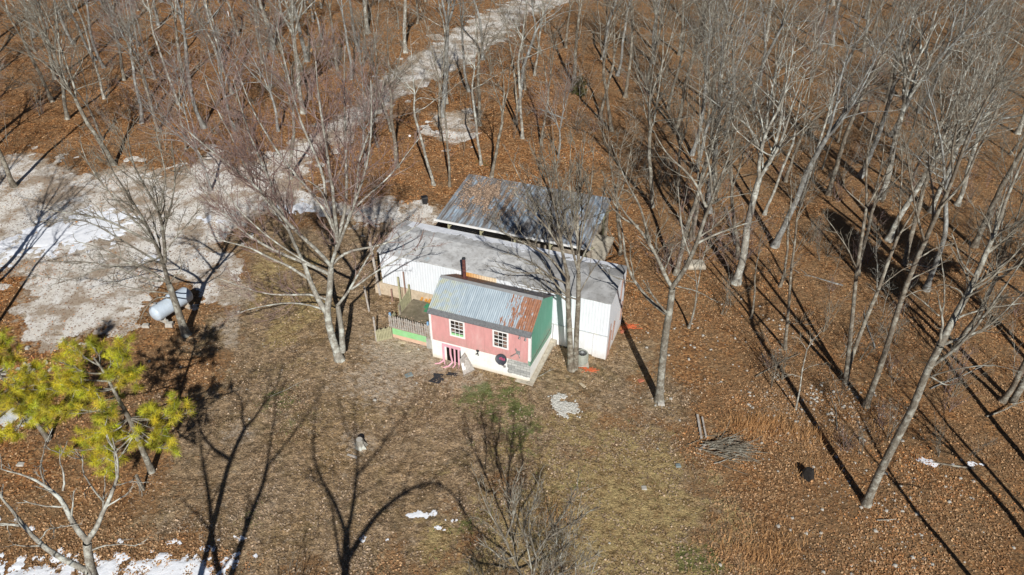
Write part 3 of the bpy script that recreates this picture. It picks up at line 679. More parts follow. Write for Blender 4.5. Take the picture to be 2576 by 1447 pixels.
Zg = gz(X, Y) + (fbm(X, Y + 9, .22) - .5) * .12 * np.clip((np.abs(Y - 38) - 14) / 8, 0, 1)
dD = np.maximum(sdist(X, Y, polyW(drive)), sdist(X, Y, polyW(drive2)))
dY = np.maximum(sdist(X, Y, polyW(yard)), sdist(X, Y, polyW(grassP)))
dGr = np.maximum(sdist(X, Y, polyW(grassP)), sdist(X, Y, polyW(grass2)) - .3)
dP = sdist(X, Y, polyW(path))
def soft(d, w, k=1): return np.clip(.5 + (d + wig * k) / (2 * w), 0, 1)
forest = np.clip(1 - soft(dY, 3.2), 0, 1) * .9 + .05
grass = soft(dGr, 2.5) * (.75 + .5 * (n2 - .3))
bare = np.clip(soft(dP, .8, .25) * .9 + soft(dD, 1.2, .3) * .8, 0, 1)
for (px, py, r, a) in ((1010, 880, 3.6, .62), (1090, 900, 3.0, .6), (960, 960, 3.2, .55), (880, 960, 2.6, .4), (1180, 960, 2.2, .5), (600, 1090, 1.5, .45), (900, 1110, 1.6, .5)):
    c_ = G(px, py); bare = np.maximum(bare, a * np.clip(1.4 - np.hypot(X - c_[0], Y - c_[1]) / r, 0, 1))
green = np.zeros_like(X)
for (px, py, r, a) in ((1250, 1010, 3.6, .7), (1180, 985, 1.8, .6), (1330, 1060, 2.4, .6), (1270, 1100, 3., .55), (700, 1010, 1.8, .7), (640, 1300, 1.4, .5), (1740, 1400, 1.4, .8), (1780, 1420, 1.3, .8), (1690, 1310, 1.2, .45), (1180, 1340, 1.8, .5), (740, 1080, 1.5, .4), (1450, 1230, 3, .4), (1200, 410, 2.5, .45), (1330, 1120, 2, .5), (660, 800, 2, .35), (1560, 1280, 3, .35), (1250, 1250, 2.5, .45)):
    c_ = G(px, py); green = np.maximum(green, a * np.clip(1.3 - np.hypot(X - c_[0], Y - c_[1]) / r, 0, 1))
green = np.clip(green * 1.1 - .9 * fbm(X + 7, Y, 1.1) + .25, 0, .8)
dBL = sdist(X, Y, polyW([(-200, 1180), (250, 1230), (470, 1150), (600, 1700), (-300, 1700)]))
dull = np.clip(np.maximum(np.clip(.5 + dBL / 3, 0, .9), np.maximum(np.clip((X - 3) / 12, 0, .9), 1 - (-dY) / 9.)) + (n1 - .5) * 1.5, 0, 1)
stony = np.full_like(X, .05)
for (px, py, r, a) in ((1990, 1040, 3.2, .9), (2080, 1010, 2.2, .6), (2180, 1040, 2.2, .7), (2240, 1300, 4, .55), (1950, 850, 3, .4), (1720, 850, 3, .4), (2120, 1380, 3, .45), (60, 940, 2.2, .6), (1400, 880, 2, .3), (2260, 1190, 3, .5)):
    c_ = G(px, py); stony = np.maximum(stony, a * np.clip(1.4 - np.hypot(X - c_[0], Y - c_[1]) / r, 0, 1))
nI, nJ = X.shape; idx = np.arange(nI * nJ).reshape(nI, nJ)
f = np.stack([idx[:-1, :-1], idx[1:, :-1], idx[1:, 1:], idx[:-1, 1:]], -1).reshape(-1, 4)
go = mesh_np('ground', np.stack([X.ravel(), Y.ravel(), Zg.ravel()], -1), f, M['ground'], smooth=True); go['kind'] = 'structure'
for nm_, a_ in (('forest', forest), ('grass', grass), ('bare', bare), ('green', green), ('stony', stony), ('dull', dull)):
    at_ = go.data.attributes.new(nm_, 'FLOAT', 'POINT'); at_.data.foreach_set('value', a_.ravel().astype(np.float32))
drive2_ = None
def patch(name, polys, step, off, thr, nsc, mat, bump=0., w=2.4, smooth=False):
    Vs, Fs, n0 = [], [], 0
    for poly in polys:
        P = polyW(poly) if len(poly[0]) == 2 else poly
        x0, y0 = P.min(0) - 1.5; x1, y1 = P.max(0) + 1.5
        y1 = min(y1, 135)
        X, Y = np.meshgrid(np.arange(x0, x1, step), np.arange(y0, y1, step), indexing='ij')
        v = sdist(X, Y, P) + (fbm(X, Y, nsc, 5) - thr) * w
        m = v > 0
        Z = gz(X, Y) + (fbm(X, Y + 9, .22) - .5) * .12 * np.clip((np.abs(Y - 38) - 14) / 8, 0, 1) + off + np.clip(v, 0, 1) * bump
        V, f_ = cells(X, Y, Z, m); Vs.append(V); Fs.append(f_ + n0); n0 += len(V)
    return mesh_np(name, np.concatenate(Vs), np.concatenate(Fs), mat, smooth=smooth)
gv = patch('gravel_road', [drive, drive2], .12, .02, .53, .75, M['gravel'], 0., 8.); gv['kind'] = 'structure'
snowA = [(-60, 600), (0, 596), (90, 556), (200, 530), (330, 520), (375, 545), (300, 600), (240, 625), (150, 640), (60, 665), (0, 672), (-60, 680)]
sn = patch('snow', [snowA], .09, .04, .66, 1.5, M['snow'], .05, 6.5, True); tag(sn, 'melting snow bank across the gravel at the left edge', 'snow', kind='stuff')
sn = patch('snow', [[(690, 520), (760, 505), (800, 525), (740, 545)], [(490, 548), (560, 545), (600, 558), (520, 565)], [(350, 655), (400, 640), (430, 655), (380, 665)]], .08, .04, .62, 2.1, M['snow'], .05, 2.6, True)
tag(sn, 'small snow remnants on the gravel near the turn', 'snow', kind='stuff')
sb = [[(-40, 1420), (60, 1395), (150, 1385), (230, 1410), (290, 1380), (340, 1400), (420, 1375), (480, 1390), (540, 1385), (600, 1430), (620, 1520), (-40, 1520)], [(-20, 1290), (20, 1310), (60, 1330), (20, 1350), (-20, 1330)], [(30, 1345), (70, 1340), (70, 1355), (30, 1360)]]
sn = patch('snow', sb, .06, .03, .60, 2.4, M['snow'], .05, 3.2, True); tag(sn, 'broken snow crust along the bottom left of the yard', 'snow', kind='stuff')
ss = [[(1020, 1296), (1060, 1284), (1100, 1290), (1110, 1300), (1070, 1308)], [(1090, 1325), (1130, 1328), (1115, 1342)], [(1120, 1308), (1160, 1305), (1150, 1315)], [(890, 1352), (925, 1352), (910, 1362), (880, 1362)], [(940, 1358), (975, 1358), (965, 1366)], [(590, 1350), (620, 1355), (600, 1365)], [(640, 1395), (662, 1400), (645, 1412)], [(690, 1345), (710, 1350), (700, 1356)]]
sn = patch('snow', ss, .05, .02, .56, 3.2, M['snow'], .05, .55, True); tag(sn, 'scattered small snow scraps on the lawn at the bottom', 'snow', kind='stuff')
sn = patch('snow', [[(2290, 1155), (2340, 1158), (2400, 1172), (2330, 1168)], [(2430, 1160), (2470, 1170), (2440, 1172)]], .06, .03, .5, 2.2, M['snow'], .05, .6, True)
tag(sn, 'thin line of snow behind the large leaning-looking tree at right', 'snow', kind='stuff')

def inbuild(x, y):
    a, b_ = toL(H0, YH, x, y); m = (a > -HL_ - .1) & (a < .15) & (b_ > -.1) & (b_ < HD)
    m |= (a > -10.3) & (a < -6.8) & (b_ > .6) & (b_ < 4)
    a, b_ = toL(T0, YT, x, y); m |= (a > -TL_ - .1) & (a < .1) & (b_ > -.1) & (b_ < TD + .1)
    return m
# ------------------------------------------------------------------ fallen leaves (stuff)
PAL = np.array([(.46, .21, .08), (.50, .26, .11), (.30, .13, .05), (.22, .10, .045), (.55, .36, .20), (.36, .21, .12), (.14, .08, .045), (.60, .46, .32)])
def leafmesh(name, P, size, rng, tint, tilt=.5, mat='leaf'):
    n = len(P); az = rng.rand(n) * 6.283; a = np.stack([np.cos(az), np.sin(az), (rng.rand(n) - .5) * tilt], -1)
    b_ = np.stack([-np.sin(az), np.cos(az), (rng.rand(n) - .5) * 2 * tilt], -1)
    L_ = size[:, None] * .5; w = L_ * (.5 + .3 * rng.rand(n, 1))
    V = np.stack([P - a * L_, P - b_ * w, P + a * L_, P + b_ * w + np.array([0, 0, 1]) * L_ * .3], 1).reshape(-1, 3)
    o = mesh_np(name, V, np.arange(4 * n).reshape(n, 4), M[mat])
    ca = o.data.attributes.new('tint', 'FLOAT_COLOR', 'FACE'); ca.data.foreach_set('color', np.concatenate([tint, np.ones((n, 1))], 1).astype(np.float32).ravel())
    return o
def scatter_ground(n, rng, y0, y1):
    y = y0 + (y1 - y0) * rng.rand(n) ** 1.15; hw = 8 + y * .82; x = (rng.rand(n) * 2 - 1) * hw
    return x, y
rng = np.random.RandomState(11)
x, y = scatter_ground(430000, rng, 17, 100)
dd = np.maximum(sdist(x, y, polyW(drive)), -9); dy = np.maximum(sdist(x, y, polyW(yard)), sdist(x, y, polyW(grassP)))
cl = fbm(x, y, .8)
dy = dy + (fbm(x + 3, y, .3) - .5) * 9 + (cl - .5) * 3
p = np.where(dd > -.3, .05 + .3 * (fbm(x, y, .25) > .56), np.where(dy > 0, .22 + .4 * (cl > .55), .45 + .5 * (cl > .45)))
big_ = fbm(x + 40, y, .33, 5); p = p * np.clip((big_ - .30) * 3.4, .12, 1.25)
k = (rng.rand(len(x)) < p) & ~inbuild(x, y); x, y, dyk, big_ = x[k], y[k], dy[k], big_[k]; wv = fbm(x, y + 70, .16, 5)
dbl = sdist(x, y, polyW([(-200, 1180), (250, 1230), (470, 1150), (600, 1700), (-300, 1700)]))
ti = PAL[rng.randint(0, 8, len(x))] * (.6 + .7 * rng.rand(len(x), 1)); dl = np.clip(np.maximum(np.clip(.5 + dbl / 3, 0, .8), np.maximum(np.clip((x - 3) / 12, 0, .85), 1 + dyk / 9.)) + (wv - .5) * 3.2, 0, 1)[:, None] * .75; ti = ti * (1 - dl) + np.array([.27, .20, .135]) * (.12 + 1.8 * rng.rand(len(x), 1)) * dl; ti = ti * (1 - .05 * np.clip((x - 6) / 12, 0, 1) * (dyk < 0))[:, None]; ti = np.where(dyk[:, None] > 0, ti * .5 + np.array([.46, .36, .26]) * (.1 + .85 * rng.rand(len(x), 1) ** 2), ti * np.array([1.2, 1.06, .88]))
o = leafmesh('leaf_litter', np.stack([x, y, gz(x, y) + .03 + .03 * rng.rand(len(x))], -1), .07 + .08 * rng.rand(len(x)), rng, ti)
tag(o, 'fallen brown and orange leaves covering the forest floor and yard', 'leaves', kind='stuff')
# leaves drifted on the shed roof, deck
n = 7500; u = np.abs(rng.randn(n)) ; lx = 2.7 + rng.randn(n) * 1.35; ly = 4.5 + rng.randn(n) * 1.1 - (lx - 2.4) * .2
lx2 = 3.0 + rng.randn(1500) * 1.4; ly2 = 2.6 + rng.randn(1500) * .8; lx = np.concatenate([lx, lx2]); ly = np.concatenate([ly, ly2])
k = (lx > .3) & (lx < SL - .2) & (ly > .3) & (ly < SD - .2) & (fbm(lx * 2.2, ly * .6, 1.6, 5) > .40 + .12 * rng.rand(len(lx))); lx, ly = lx[k], ly[k]
Pw = toW(np.array([SB[0], SB[1], .5]), YS, np.stack([lx, ly, ez + .05 + ly * SR / SD + .08 * rng.rand(len(lx))], -1))
o = leafmesh('leaf_drift', Pw, .09 + .07 * rng.rand(len(lx)), rng, np.array([.46, .33, .235]) * (.4 + .8 * rng.rand(len(lx), 1)))
tag(o, 'tan leaves drifted in a heap on the shed roof', 'leaves', kind='stuff')
n = 900; lx = rng.uniform(-10, -7.1, n); ly = .75 + np.abs(rng.randn(n)) * .45
Pw = toW(H0, YH, np.stack([lx, ly, 1.18 + .05 * rng.rand(n)], -1))
o = leafmesh('leaf_drift', Pw, .07 + .05 * rng.rand(n), rng, np.array([.42, .30, .22]) * (.6 + .6 * rng.rand(n, 1)))
tag(o, 'brown leaves gathered along the picket rail on the deck', 'leaves', kind='stuff')

# ------------------------------------------------------------------ stones (stuff) and rubble
def stones(name, x, y, s, rng, mat, lift=0.):
    n = len(x); base = np.array([(-1, -1, -.5), (1, -1, -.5), (1, 1, -.5), (-1, 1, -.5), (-.7, -.7, .6), (.7, -.7, .6), (.7, .7, .6), (-.7, .7, .6)], float)
    fc_ = np.array([(0, 1, 5, 4), (1, 2, 6, 5), (2, 3, 7, 6), (3, 0, 4, 7), (4, 5, 6, 7)])
    V = base[None] * (1 + .5 * (rng.rand(n, 8, 3) - .5)) * s[:, None, None] * .5 * np.stack([np.ones(n), .6 + .5 * rng.rand(n), .5 + .4 * rng.rand(n)], -1)[:, None]
    az = rng.rand(n) * 6.28; c, s_ = np.cos(az)[:, None], np.sin(az)[:, None]
    V = np.stack([V[..., 0] * c - V[..., 1] * s_, V[..., 0] * s_ + V[..., 1] * c, V[..., 2]], -1) + np.stack([x, y, gz(x, y) + lift + s * .15], -1)[:, None]
    Fa = (np.arange(n) * 8)[:, None, None] + fc_[None]
    return mesh_np(name, V.reshape(-1, 3), Fa.reshape(-1, 4), mat)
xs_, ys_ = [], []
for (px, py, r, n) in ((1990, 1040, 1.7, 170), (2080, 1010, 1.2, 60), (2180, 1030, 1.2, 90), (2220, 1310, 2.4, 130), (1950, 830, 2, 50), (1720, 850, 2, 50), (2110, 1390, 2, 70), (2260, 1190, 2, 70), (1660, 1020, .8, 16), (2010, 1130, 2, 30), (1900, 950, 3, 40), (1400, 420, 3, 30), (120, 900, 3, 60), (1050, 900, 4, 30), (1750, 1200, 3, 15), (600, 930, 3, 25)):
    n = int(n * 1.5); c_ = G(px, py); xs_.append(c_[0] + rng.randn(n) * r); ys_.append(c_[1] + rng.randn(n) * r)
x, y = np.concatenate(xs_), np.concatenate(ys_); k = ~inbuild(x, y); x, y = x[k], y[k]
o = stones('loose_stones', x, y, .04 + .17 * rng.rand(len(x)) ** 4, rng, M['rock']); tag(o, 'pale chert stones scattered over the leaf litter', 'stones', kind='stuff')
c_ = G(1420, 1022); n = 2200; a = rng.rand(n) * 6.28; rr_ = np.sqrt(rng.rand(n)); x = c_[0] + np.cos(a) * rr_ * .62 + rng.randn(n) * .14; y = c_[1] + np.sin(a) * rr_ * .95 + rng.randn(n) * .12; x += (y - c_[1]) * -.25; k = fbm(x, y, 1.6, 4) > .40; x, y = x[k], y[k]; n = len(x)
o = stones('rubble_heap', x, y, .03 + .08 * rng.rand(n), rng, M['ash'], .02 + 0.0); tag(o, 'flat heap of pale crushed rubble on the lawn right of the pink house', 'rubble', kind='stuff')
def chunk(name, px, py, sx, sy, sz, mat, label, cat, grp=None, rz=0, tilt=0, seed=0, base=None, bev=.02):
    q = random.Random(seed + int(px * 7 + py)); b = MB(); j = lambda s: s * q.uniform(.82, 1.1)
    b.hexa([(-j(sx) / 2, -j(sy) / 2, -.03), (j(sx) / 2, -j(sy) / 2, -.03), (j(sx) / 2, j(sy) / 2, -.03), (-j(sx) / 2, j(sy) / 2, -.03)],
           [(-j(sx) / 2.3, -j(sy) / 2.3, j(sz)), (j(sx) / 2.3, -j(sy) / 2.3, j(sz)), (j(sx) / 2.3, j(sy) / 2.3, j(sz)), (-j(sx) / 2.3, j(sy) / 2.3, j(sz))])
    o = b.build(name, M[mat], bevel=bev); g_ = G(px, py) if base is None else base; o.location = g_; o.rotation_euler = (tilt, 0, rz); tag(o, label, cat, grp); return o
q = random.Random(77)
for i in range(26):
    chunk('concrete_chunk', 65 + q.gauss(0, 38), 935 + q.gauss(0, 14), q.uniform(.15, .38), q.uniform(.12, .3), q.uniform(.08, .2), 'rock', 'broken pale concrete chunk in the rubble behind the pines', 'rubble', 'concrete chunks in the rubble', q.random() * 3, q.uniform(-.3, .3))
for i in range(34):
    chunk('brick', 70 + q.gauss(0, 36), 922 + q.gauss(0, 12), .2, .1, .07, 'brick', 'red brick tossed in the rubble behind the pines', 'brick', 'red bricks in the rubble', q.random() * 3, q.uniform(-.4, .4))
chunk('brick', 1612, 958, .42, .3, .06, 'brick', 'flat red tile lying on leaves left of the tall trunk', 'tile', rz=.4)
chunk('brick', 1566, 836, .4, .2, .12, 'brick', 'red block near the orange netting by the trailer end', 'brick', rz=.6)
chunk('flat_stone', 1029, 944, .55, .4, .05, 'slate', 'grey-blue slate slab lying on the bare yard', 'slab', rz=.5)
chunk('flat_stone', 52, 1355, .4, .3, .1, 'rock', 'pale stone on leaves below the small left pine', 'stone', base=G(52, 1169))
chunk('flat_stone', 1620, 1228, .35, .3, .05, 'rock', 'flat pale stone in the dry grass', 'stone')
chunk('flat_stone', 1850, 1088, .35, .3, .08, 'slate', 'grey stone on the lawn edge left of the brush pile', 'stone', base=G(1706, 1172))
chunk('flat_stone', 1645, 992, .5, .3, .2, 'rock', 'pale stone at the foot of the tall trunk', 'stone', base=G(1662, 1018))
chunk('plank', 885, 1147, .7, .16, .04, 'wood_pale', 'short pale plank lying left of the stump', 'board', rz=-.35)
chunk('plank', 1026, 885, .45, .14, .04, 'stumpcut', 'small yellow wood offcut below the deck', 'board', rz=.5)
chunk('plank', 1010, 862, .6, .2, .04, 'stumpcut', 'pale board scrap at the foot of the green skirt', 'board', rz=-.2)
chunk('plank', 1466, 970, .55, .2, .06, 'stumpcut', 'weathered wood scrap above the rubble heap', 'board', rz=-.9)
chunk('plank', 1770, 1124, .9, .16, .05, 'wood_pale', 'grey plank left of the brush pile', 'board', base=G(1768, 1125), rz=.75)
chunk('rock', 427, 832, .55, .4, .3, 'rock', 'pale rock at the near end of the propane tank', 'rock', base=G(428, 820))
chunk('rock', 383, 823 - 0, .5, .35, .22, 'rock', 'grey stone left of the propane tank', 'rock', base=G(383 + 46, 1160 - 1000 + 660 + 0) if False else G(428 - 60, 822))
chunk('boulder', 1748, 672, 1.7, 1.2, .5, 'concrete', 'low grey boulder in the woods right of the trailer', 'boulder', bev=.2)
chunk('metal_sheet', 24, 1072, 1.0, 1.5, .12, 'sheet_metal', 'grey white bent metal sheet beside the small pine at the left edge', 'sheet', base=G(22, 1055), rz=-.6, tilt=.25)
chunk('metal_sheet', 72, 1065, 1.0, .7, .06, 'sheet_metal', 'pale flat panel lying right of the bent metal sheet', 'sheet', base=G(70, 1062), rz=.3)
# black tar felt scraps
b = MB()
for P_ in ([(-.55, -.3), (.15, -.5), (.45, -.1), (.25, .1), (.4, .35), (-.3, .45), (-.2, .1)], [(.55, .3), (1.25, .2), (1.3, .42), (.7, .55)]):
    b.hexa([(x_, y_, .0) for x_, y_ in P_], [(x_ * .98, y_ * .98, .05) for x_, y_ in P_])
o = b.build('tar_felt', M['tar']); o.location = G(1100, 952); tag(o, 'torn black roofing felt scraps on the bare yard', 'roofing felt')
# orange netting
def netting(name, px, py, r, label, n=26):
    q = random.Random(px); b = MB()
    for i in range(n):
        a = np.array([q.gauss(0, r), q.gauss(0, r * .5), .03 + q.random() * .05]); d = np.array([q.gauss(0, .3), q.gauss(0, .16), 0])
        b.bar(a, a + d, .035, .02)
    o = b.build(name, M['orange']); o.location = G(px, py); tag(o, label, 'netting')
netting('safety_netting', 1484, 932, .18, 'crumpled orange netting in front of the air conditioner')
netting('safety_netting', 1585, 823, .2, 'crumpled orange netting beside the trailer end wall', 40)
# black bin beyond the gravel
bn = tag(empty('waste_bin', G(1069, 512), .3), 'small black bin standing on the leaf-covered bank past the gravel', 'bin')
b = MB(); b.hexa([(-.2, -.2, 0), (.2, -.2, 0), (.2, .2, 0), (-.2, .2, 0)], [(-.27, -.25, .62), (.27, -.25, .62), (.27, .25, .62), (-.27, .25, .62)]); b.build('body', M['black'], bn, bevel=.03)
b = MB(); b.hexa([(-.3, -.28, .62), (.3, -.28, .62), (.3, .28, .62), (-.3, .28, .62)], [(-.26, -.24, .7), (.26, -.24, .7), (.26, .24, .7), (-.26, .24, .7)]); b.build('lid', M['black'], bn, bevel=.02)
b = MB(); b.tube((0, 0, 0), (0, 0, .8), .06); o = b.build('marker_post', M['white_post']); o.location = G(576, 42); tag(o, 'small white marker post deep in the orange-leaved woods', 'post')
b = MB(); b.lathe([(.02, 0), (.12, .05), (.15, .14), (.1, .22), (.01, .26)], 14); o = b.build('ball', M['white_post'], smooth=True); o.location = G(1031, 345); tag(o, 'round white ball among the leaves beyond the gravel', 'ball')
# stump in the yard
st = tag(empty('tree_stump', G(907, 1124)), 'pale cut tree stump standing in the yard', 'stump')
b = MB(); kk = 14; rs = [(.36, -.1), (.27, .12), (.21, .35), (.19, .62)]; q = random.Random(8); jr = [q.uniform(.8, 1.25) for _ in range(kk)]
for r, z in rs:
    for i in range(kk):
        a = 2 * math.pi * i / kk; w = 1 + (jr[i] - 1) * (1.6 if z < .2 else .4); b.v.append((r * w * math.cos(a), r * w * math.sin(a), z))
for j in range(3):
    for i in range(kk): i2 = (i + 1) % kk; b.f.append([j * kk + i, j * kk + i2, (j + 1) * kk + i2, (j + 1) * kk + i]); b.m.append(0)
b.build('trunk', M['bark_pale'], st)
b = MB(); b.lathe([(.18, .621), (.17, .64), (0.001, .64)], 14); b.build('cut_face', M['rock'], st)
# charred stump at right
st = tag(empty('charred_stump', G(2030, 1200)), 'dark charred stump among dry grass at lower right', 'stump')
b = MB(); b.v = []; kk = 12; jr = [q.uniform(.75, 1.3) for _ in range(kk)]
for r, z in [(.42, -.1), (.34, .15), (.28, .45), (.2, .7)]:
    for i in range(kk): a = 2 * math.pi * i / kk; b.v.append((r * jr[i] * math.cos(a), r * jr[i] * .8 * math.sin(a), z))
for j in range(3):
    for i in range(kk): i2 = (i + 1) % kk; b.f.append([j * kk + i, j * kk + i2, (j + 1) * kk + i2, (j + 1) * kk + i]); b.m.append(0)
b.f.append(list(range(3 * kk, 4 * kk))); b.m.append(0); b.build('trunk', M['char'], st)

# ------------------------------------------------------------------ trees
SV = np.array([math.sin(SUN_AZ) * math.cos(SUN_EL), -math.cos(SUN_AZ) * math.cos(SUN_EL), math.sin(SUN_EL)])
def sunplane(px, py, Y):                     # a point at depth Y whose shadow falls on ground point (px, py)
    g = G(px, py); return g + SV * ((g[1] - Y) / (math.cos(SUN_AZ) * math.cos(SUN_EL)))
def norm(v): return v / (np.linalg.norm(v, axis=-1, keepdims=True) + 1e-9)
def growb(P0, D0, Ln, n, wob, up, rng):
    """batch polylines: P0 (M,3) D0 (M,3) Ln (M,)"""
    out = [P0]; d = norm(D0); st = (Ln / n)[:, None]; p = P0
    for i in range(n):
        d = norm(d + rng.randn(*d.shape) * wob + np.array([0, 0, up])); p = p + d * st; out.append(p)
    return np.stack(out, 1)
def spawn(P, R, rng, dens, t0, ang, lf, n, wob, up, rf, rmin, lmin=.25, lmax=99, taper=.25):
    seg = np.linalg.norm(np.diff(P, axis=1), axis=2); Ls = seg.sum(1); k = np.maximum(1, np.round(Ls * (1 - t0) * dens)).astype(int)
    I = np.repeat(np.arange(len(P)), k); t = t0 + (1 - t0) * rng.rand(len(I)) ** .9; N = P.shape[1] - 1
    f = t * N; i0 = np.minimum(f.astype(int), N - 1); w = (f - i0)[:, None]
    p = P[I, i0] * (1 - w) + P[I, i0 + 1] * w; tg = norm(P[I, i0 + 1] - P[I, i0]); r = R[I, i0] * (1 - w[:, 0]) + R[I, i0 + 1] * w[:, 0]
    q = rng.randn(len(I), 3); q = norm(q - (q * tg).sum(1, keepdims=True) * tg)
    a = np.radians(ang + rng.randn(len(I)) * 9)[:, None]; d = tg * np.cos(a) + q * np.sin(a)
    L_ = np.clip(Ls[I] * lf * (1.08 - .75 * t) * (.65 + .7 * rng.rand(len(I))), lmin, lmax)
    C_ = growb(p, d, L_, n, wob, up, rng); r0 = np.maximum(r * rf, rmin)
    CR = r0[:, None] * np.linspace(1, taper, n + 1)[None]; return C_, np.maximum(CR, rmin * .55)
def tubes(groups):
    """groups: list of (P (M,N,3), R (M,N), sides) -> V, quads"""
    Vs, Fs, n0 = [], [], 0
    for P, R, s in groups:
        Mn, N, _ = P.shape; T = norm(np.gradient(P, axis=1)); ref = np.where(np.abs(T[..., 2:3]) < .8, np.array([0, 0, 1.]), np.array([1., 0, 0]))
        ref = np.repeat(ref[:, :1], N, 1); u = norm(np.cross(T, ref)); v = np.cross(T, u)
        a = np.arange(s) * 2 * np.pi / s; V = P[:, :, None] + R[:, :, None, None] * (u[:, :, None] * np.cos(a)[:, None] + v[:, :, None] * np.sin(a)[:, None])
        idx = n0 + np.arange(Mn * N * s).reshape(Mn, N, s); nx_ = np.roll(idx, -1, 2)
        Fs.append(np.stack([idx[:, :-1], nx_[:, :-1], nx_[:, 1:], idx[:, 1:]], -1).reshape(-1, 4)); Vs.append(V.reshape(-1, 3)); n0 += Mn * N * s
    return np.concatenate(Vs), np.concatenate(Fs)
def resample(P, r, n):
    P = np.asarray(P, float)
    s = np.concatenate([[0], np.cumsum(np.linalg.norm(np.diff(P, axis=0), axis=1))]); u = np.linspace(0, s[-1], n + 1)
    Q = np.stack([np.interp(u, s, P[:, i]) for i in range(3)], 1)
    for _ in range(2): Q[1:-1] = Q[1:-1] * .5 + (Q[:-2] + Q[2:]) * .25
    return Q, np.interp(u / s[-1], np.linspace(0, 1, len(r)), r)
def crownify(P, R, rng, lev=3, d1=1.3, d2=3.6, d3=4.6, lf=.33, up=.07, ang=38, l1max=4.2, fine=.0078, t0=.22):
    gs = []; A, AR = spawn(P, R, rng, d1 * 1.25, t0, ang, lf * 1.15, 7, .13, up, .55, .021, .5, l1max); gs.append((A, AR, 4))
    B, BR = spawn(A, AR, rng, d2, .15, 36, .46, 5, .14, up * .8, .55, .014, .3, 2.0); gs.append((B, BR, 3))
    if lev > 2:
        K, KR = spawn(B, BR, rng, d3, .15, 34, .5, 3, .14, up * .5, .6, fine, .2, .9); gs.append((K, KR, 3))
    return gs, (A, B)
KEYTREES = []
def traced(name, base, limbs, mat, twig, label, cat='tree', flare=1., seed=0, planeY=None, depth=.35, extra={}, trunkn=1, off=None, mapf=None):
    mapf = mapf or onplane
    """limbs: list of (pixels, r0, r1); the first `trunkn` are the stems"""
    rng = np.random.RandomState(seed); g0 = G(*base) if planeY is None else None
    if planeY is not None:
        g0 = mapf(*base, planeY); g0[2] = gz(g0[0], g0[1])
    Y0 = g0[1]; done = []; out = []
    for li, (px, r0, r1) in enumerate(limbs):
        px = [np.array(p, float) for p in px]
        ys_ = Y0
        if li:
            best = min(((abs(p[0] - q_[0]) + abs(p[1] - q_[1]), y_) for (q_, y_) in done for p in [px[0]]), key=lambda t: t[0])
            ys_ = best[1]
        seglen = sum(np.linalg.norm(px[i + 1] - px[i]) for i in range(len(px) - 1)) / 42.
        de = 0 if li < trunkn and li == 0 else rng.uniform(-depth, depth) * seglen
        if off and li in off: de = off[li]
        P = []
        for i, p in enumerate(px):
            y_ = ys_ + de * (i / max(1, len(px) - 1)); P.append(mapf(p[0], p[1], y_))
            done.append((p, y_))
            if i: done.append(((p + px[i - 1]) / 2, ys_ + de * ((i - .5) / max(1, len(px) - 1))))
        if li == 0: P[0] = np.array([P[0][0], P[0][1], min(P[0][2], float(gz(P[0][0], P[0][1])) - .1)])
        n = 18 if li < trunkn else 12
        Q, Rr = resample(P, [r0, (r0 + r1) / 2, r1] if li < trunkn else [r0 * .95, (r0 * .55 + r1 * .45) * .95, r1], n)
        if li >= trunkn: Q[1:] += np.cumsum(rng.randn(n, 3) * .015 * np.array([1, 1, .6]), 0)
        if li == 0:
            h = Q[:, 2] - Q[0, 2]; Rr = Rr * (1 + .55 * flare * np.exp(-h / .35))
        out.append((Q, Rr))
    root = empty(name, g0); o_ = np.array(g0)
    tr = [(q[None] - o_, r[None], 10) for q, r in out[:trunkn]]
    V, f_ = tubes(tr); mesh_np('trunk', V, f_, mat, root, True)
    L1 = np.stack([q for q, r in out[trunkn:]]) - o_; R1 = np.stack([r for q, r in out[trunkn:]])
    gs = [(L1, R1, 6)]; g2, _ = crownify(L1, R1, rng, **extra); gs += g2
    # tips of stems carry a little too
    V, f_ = tubes(gs[:1]); 
    V2, f2 = tubes(gs[1:]); f2 = f2 + len(V)
    cr = mesh_np('crown', np.concatenate([V, V2]), np.concatenate([f_, f2]), mat, root, True)
    cr.data.materials.append(twig); mi = np.zeros(len(f_) + len(f2), np.int32); mi[len(f_):] = 1; cr.data.polygons.foreach_set('material_index', mi)
    tag(root, label, cat); KEYTREES.append(root); return root
c3 = lambda L: [(429.4 + x * .4747, 257.6 + y * .4747) for x, y in L]
c2 = lambda L: [(1202.2 + x * .4865, 326.3 + y * .4865) for x, y in L]
c4 = lambda L: [(1975 + x * .4748, 257.6 + y * .4748) for x, y in L]
c5 = lambda L: [(x * .4659, 772.8 + y * .4659) for x, y in L]
c6 = lambda L: [(x * .4154, 343.5 + y * .4154) for x, y in L]
mb_, mp_, mw_, tr_, tt_ = M['bark_grey'], M['bark_pale'], M['bark_brown'], M['twig_red'], M['twig_tan']
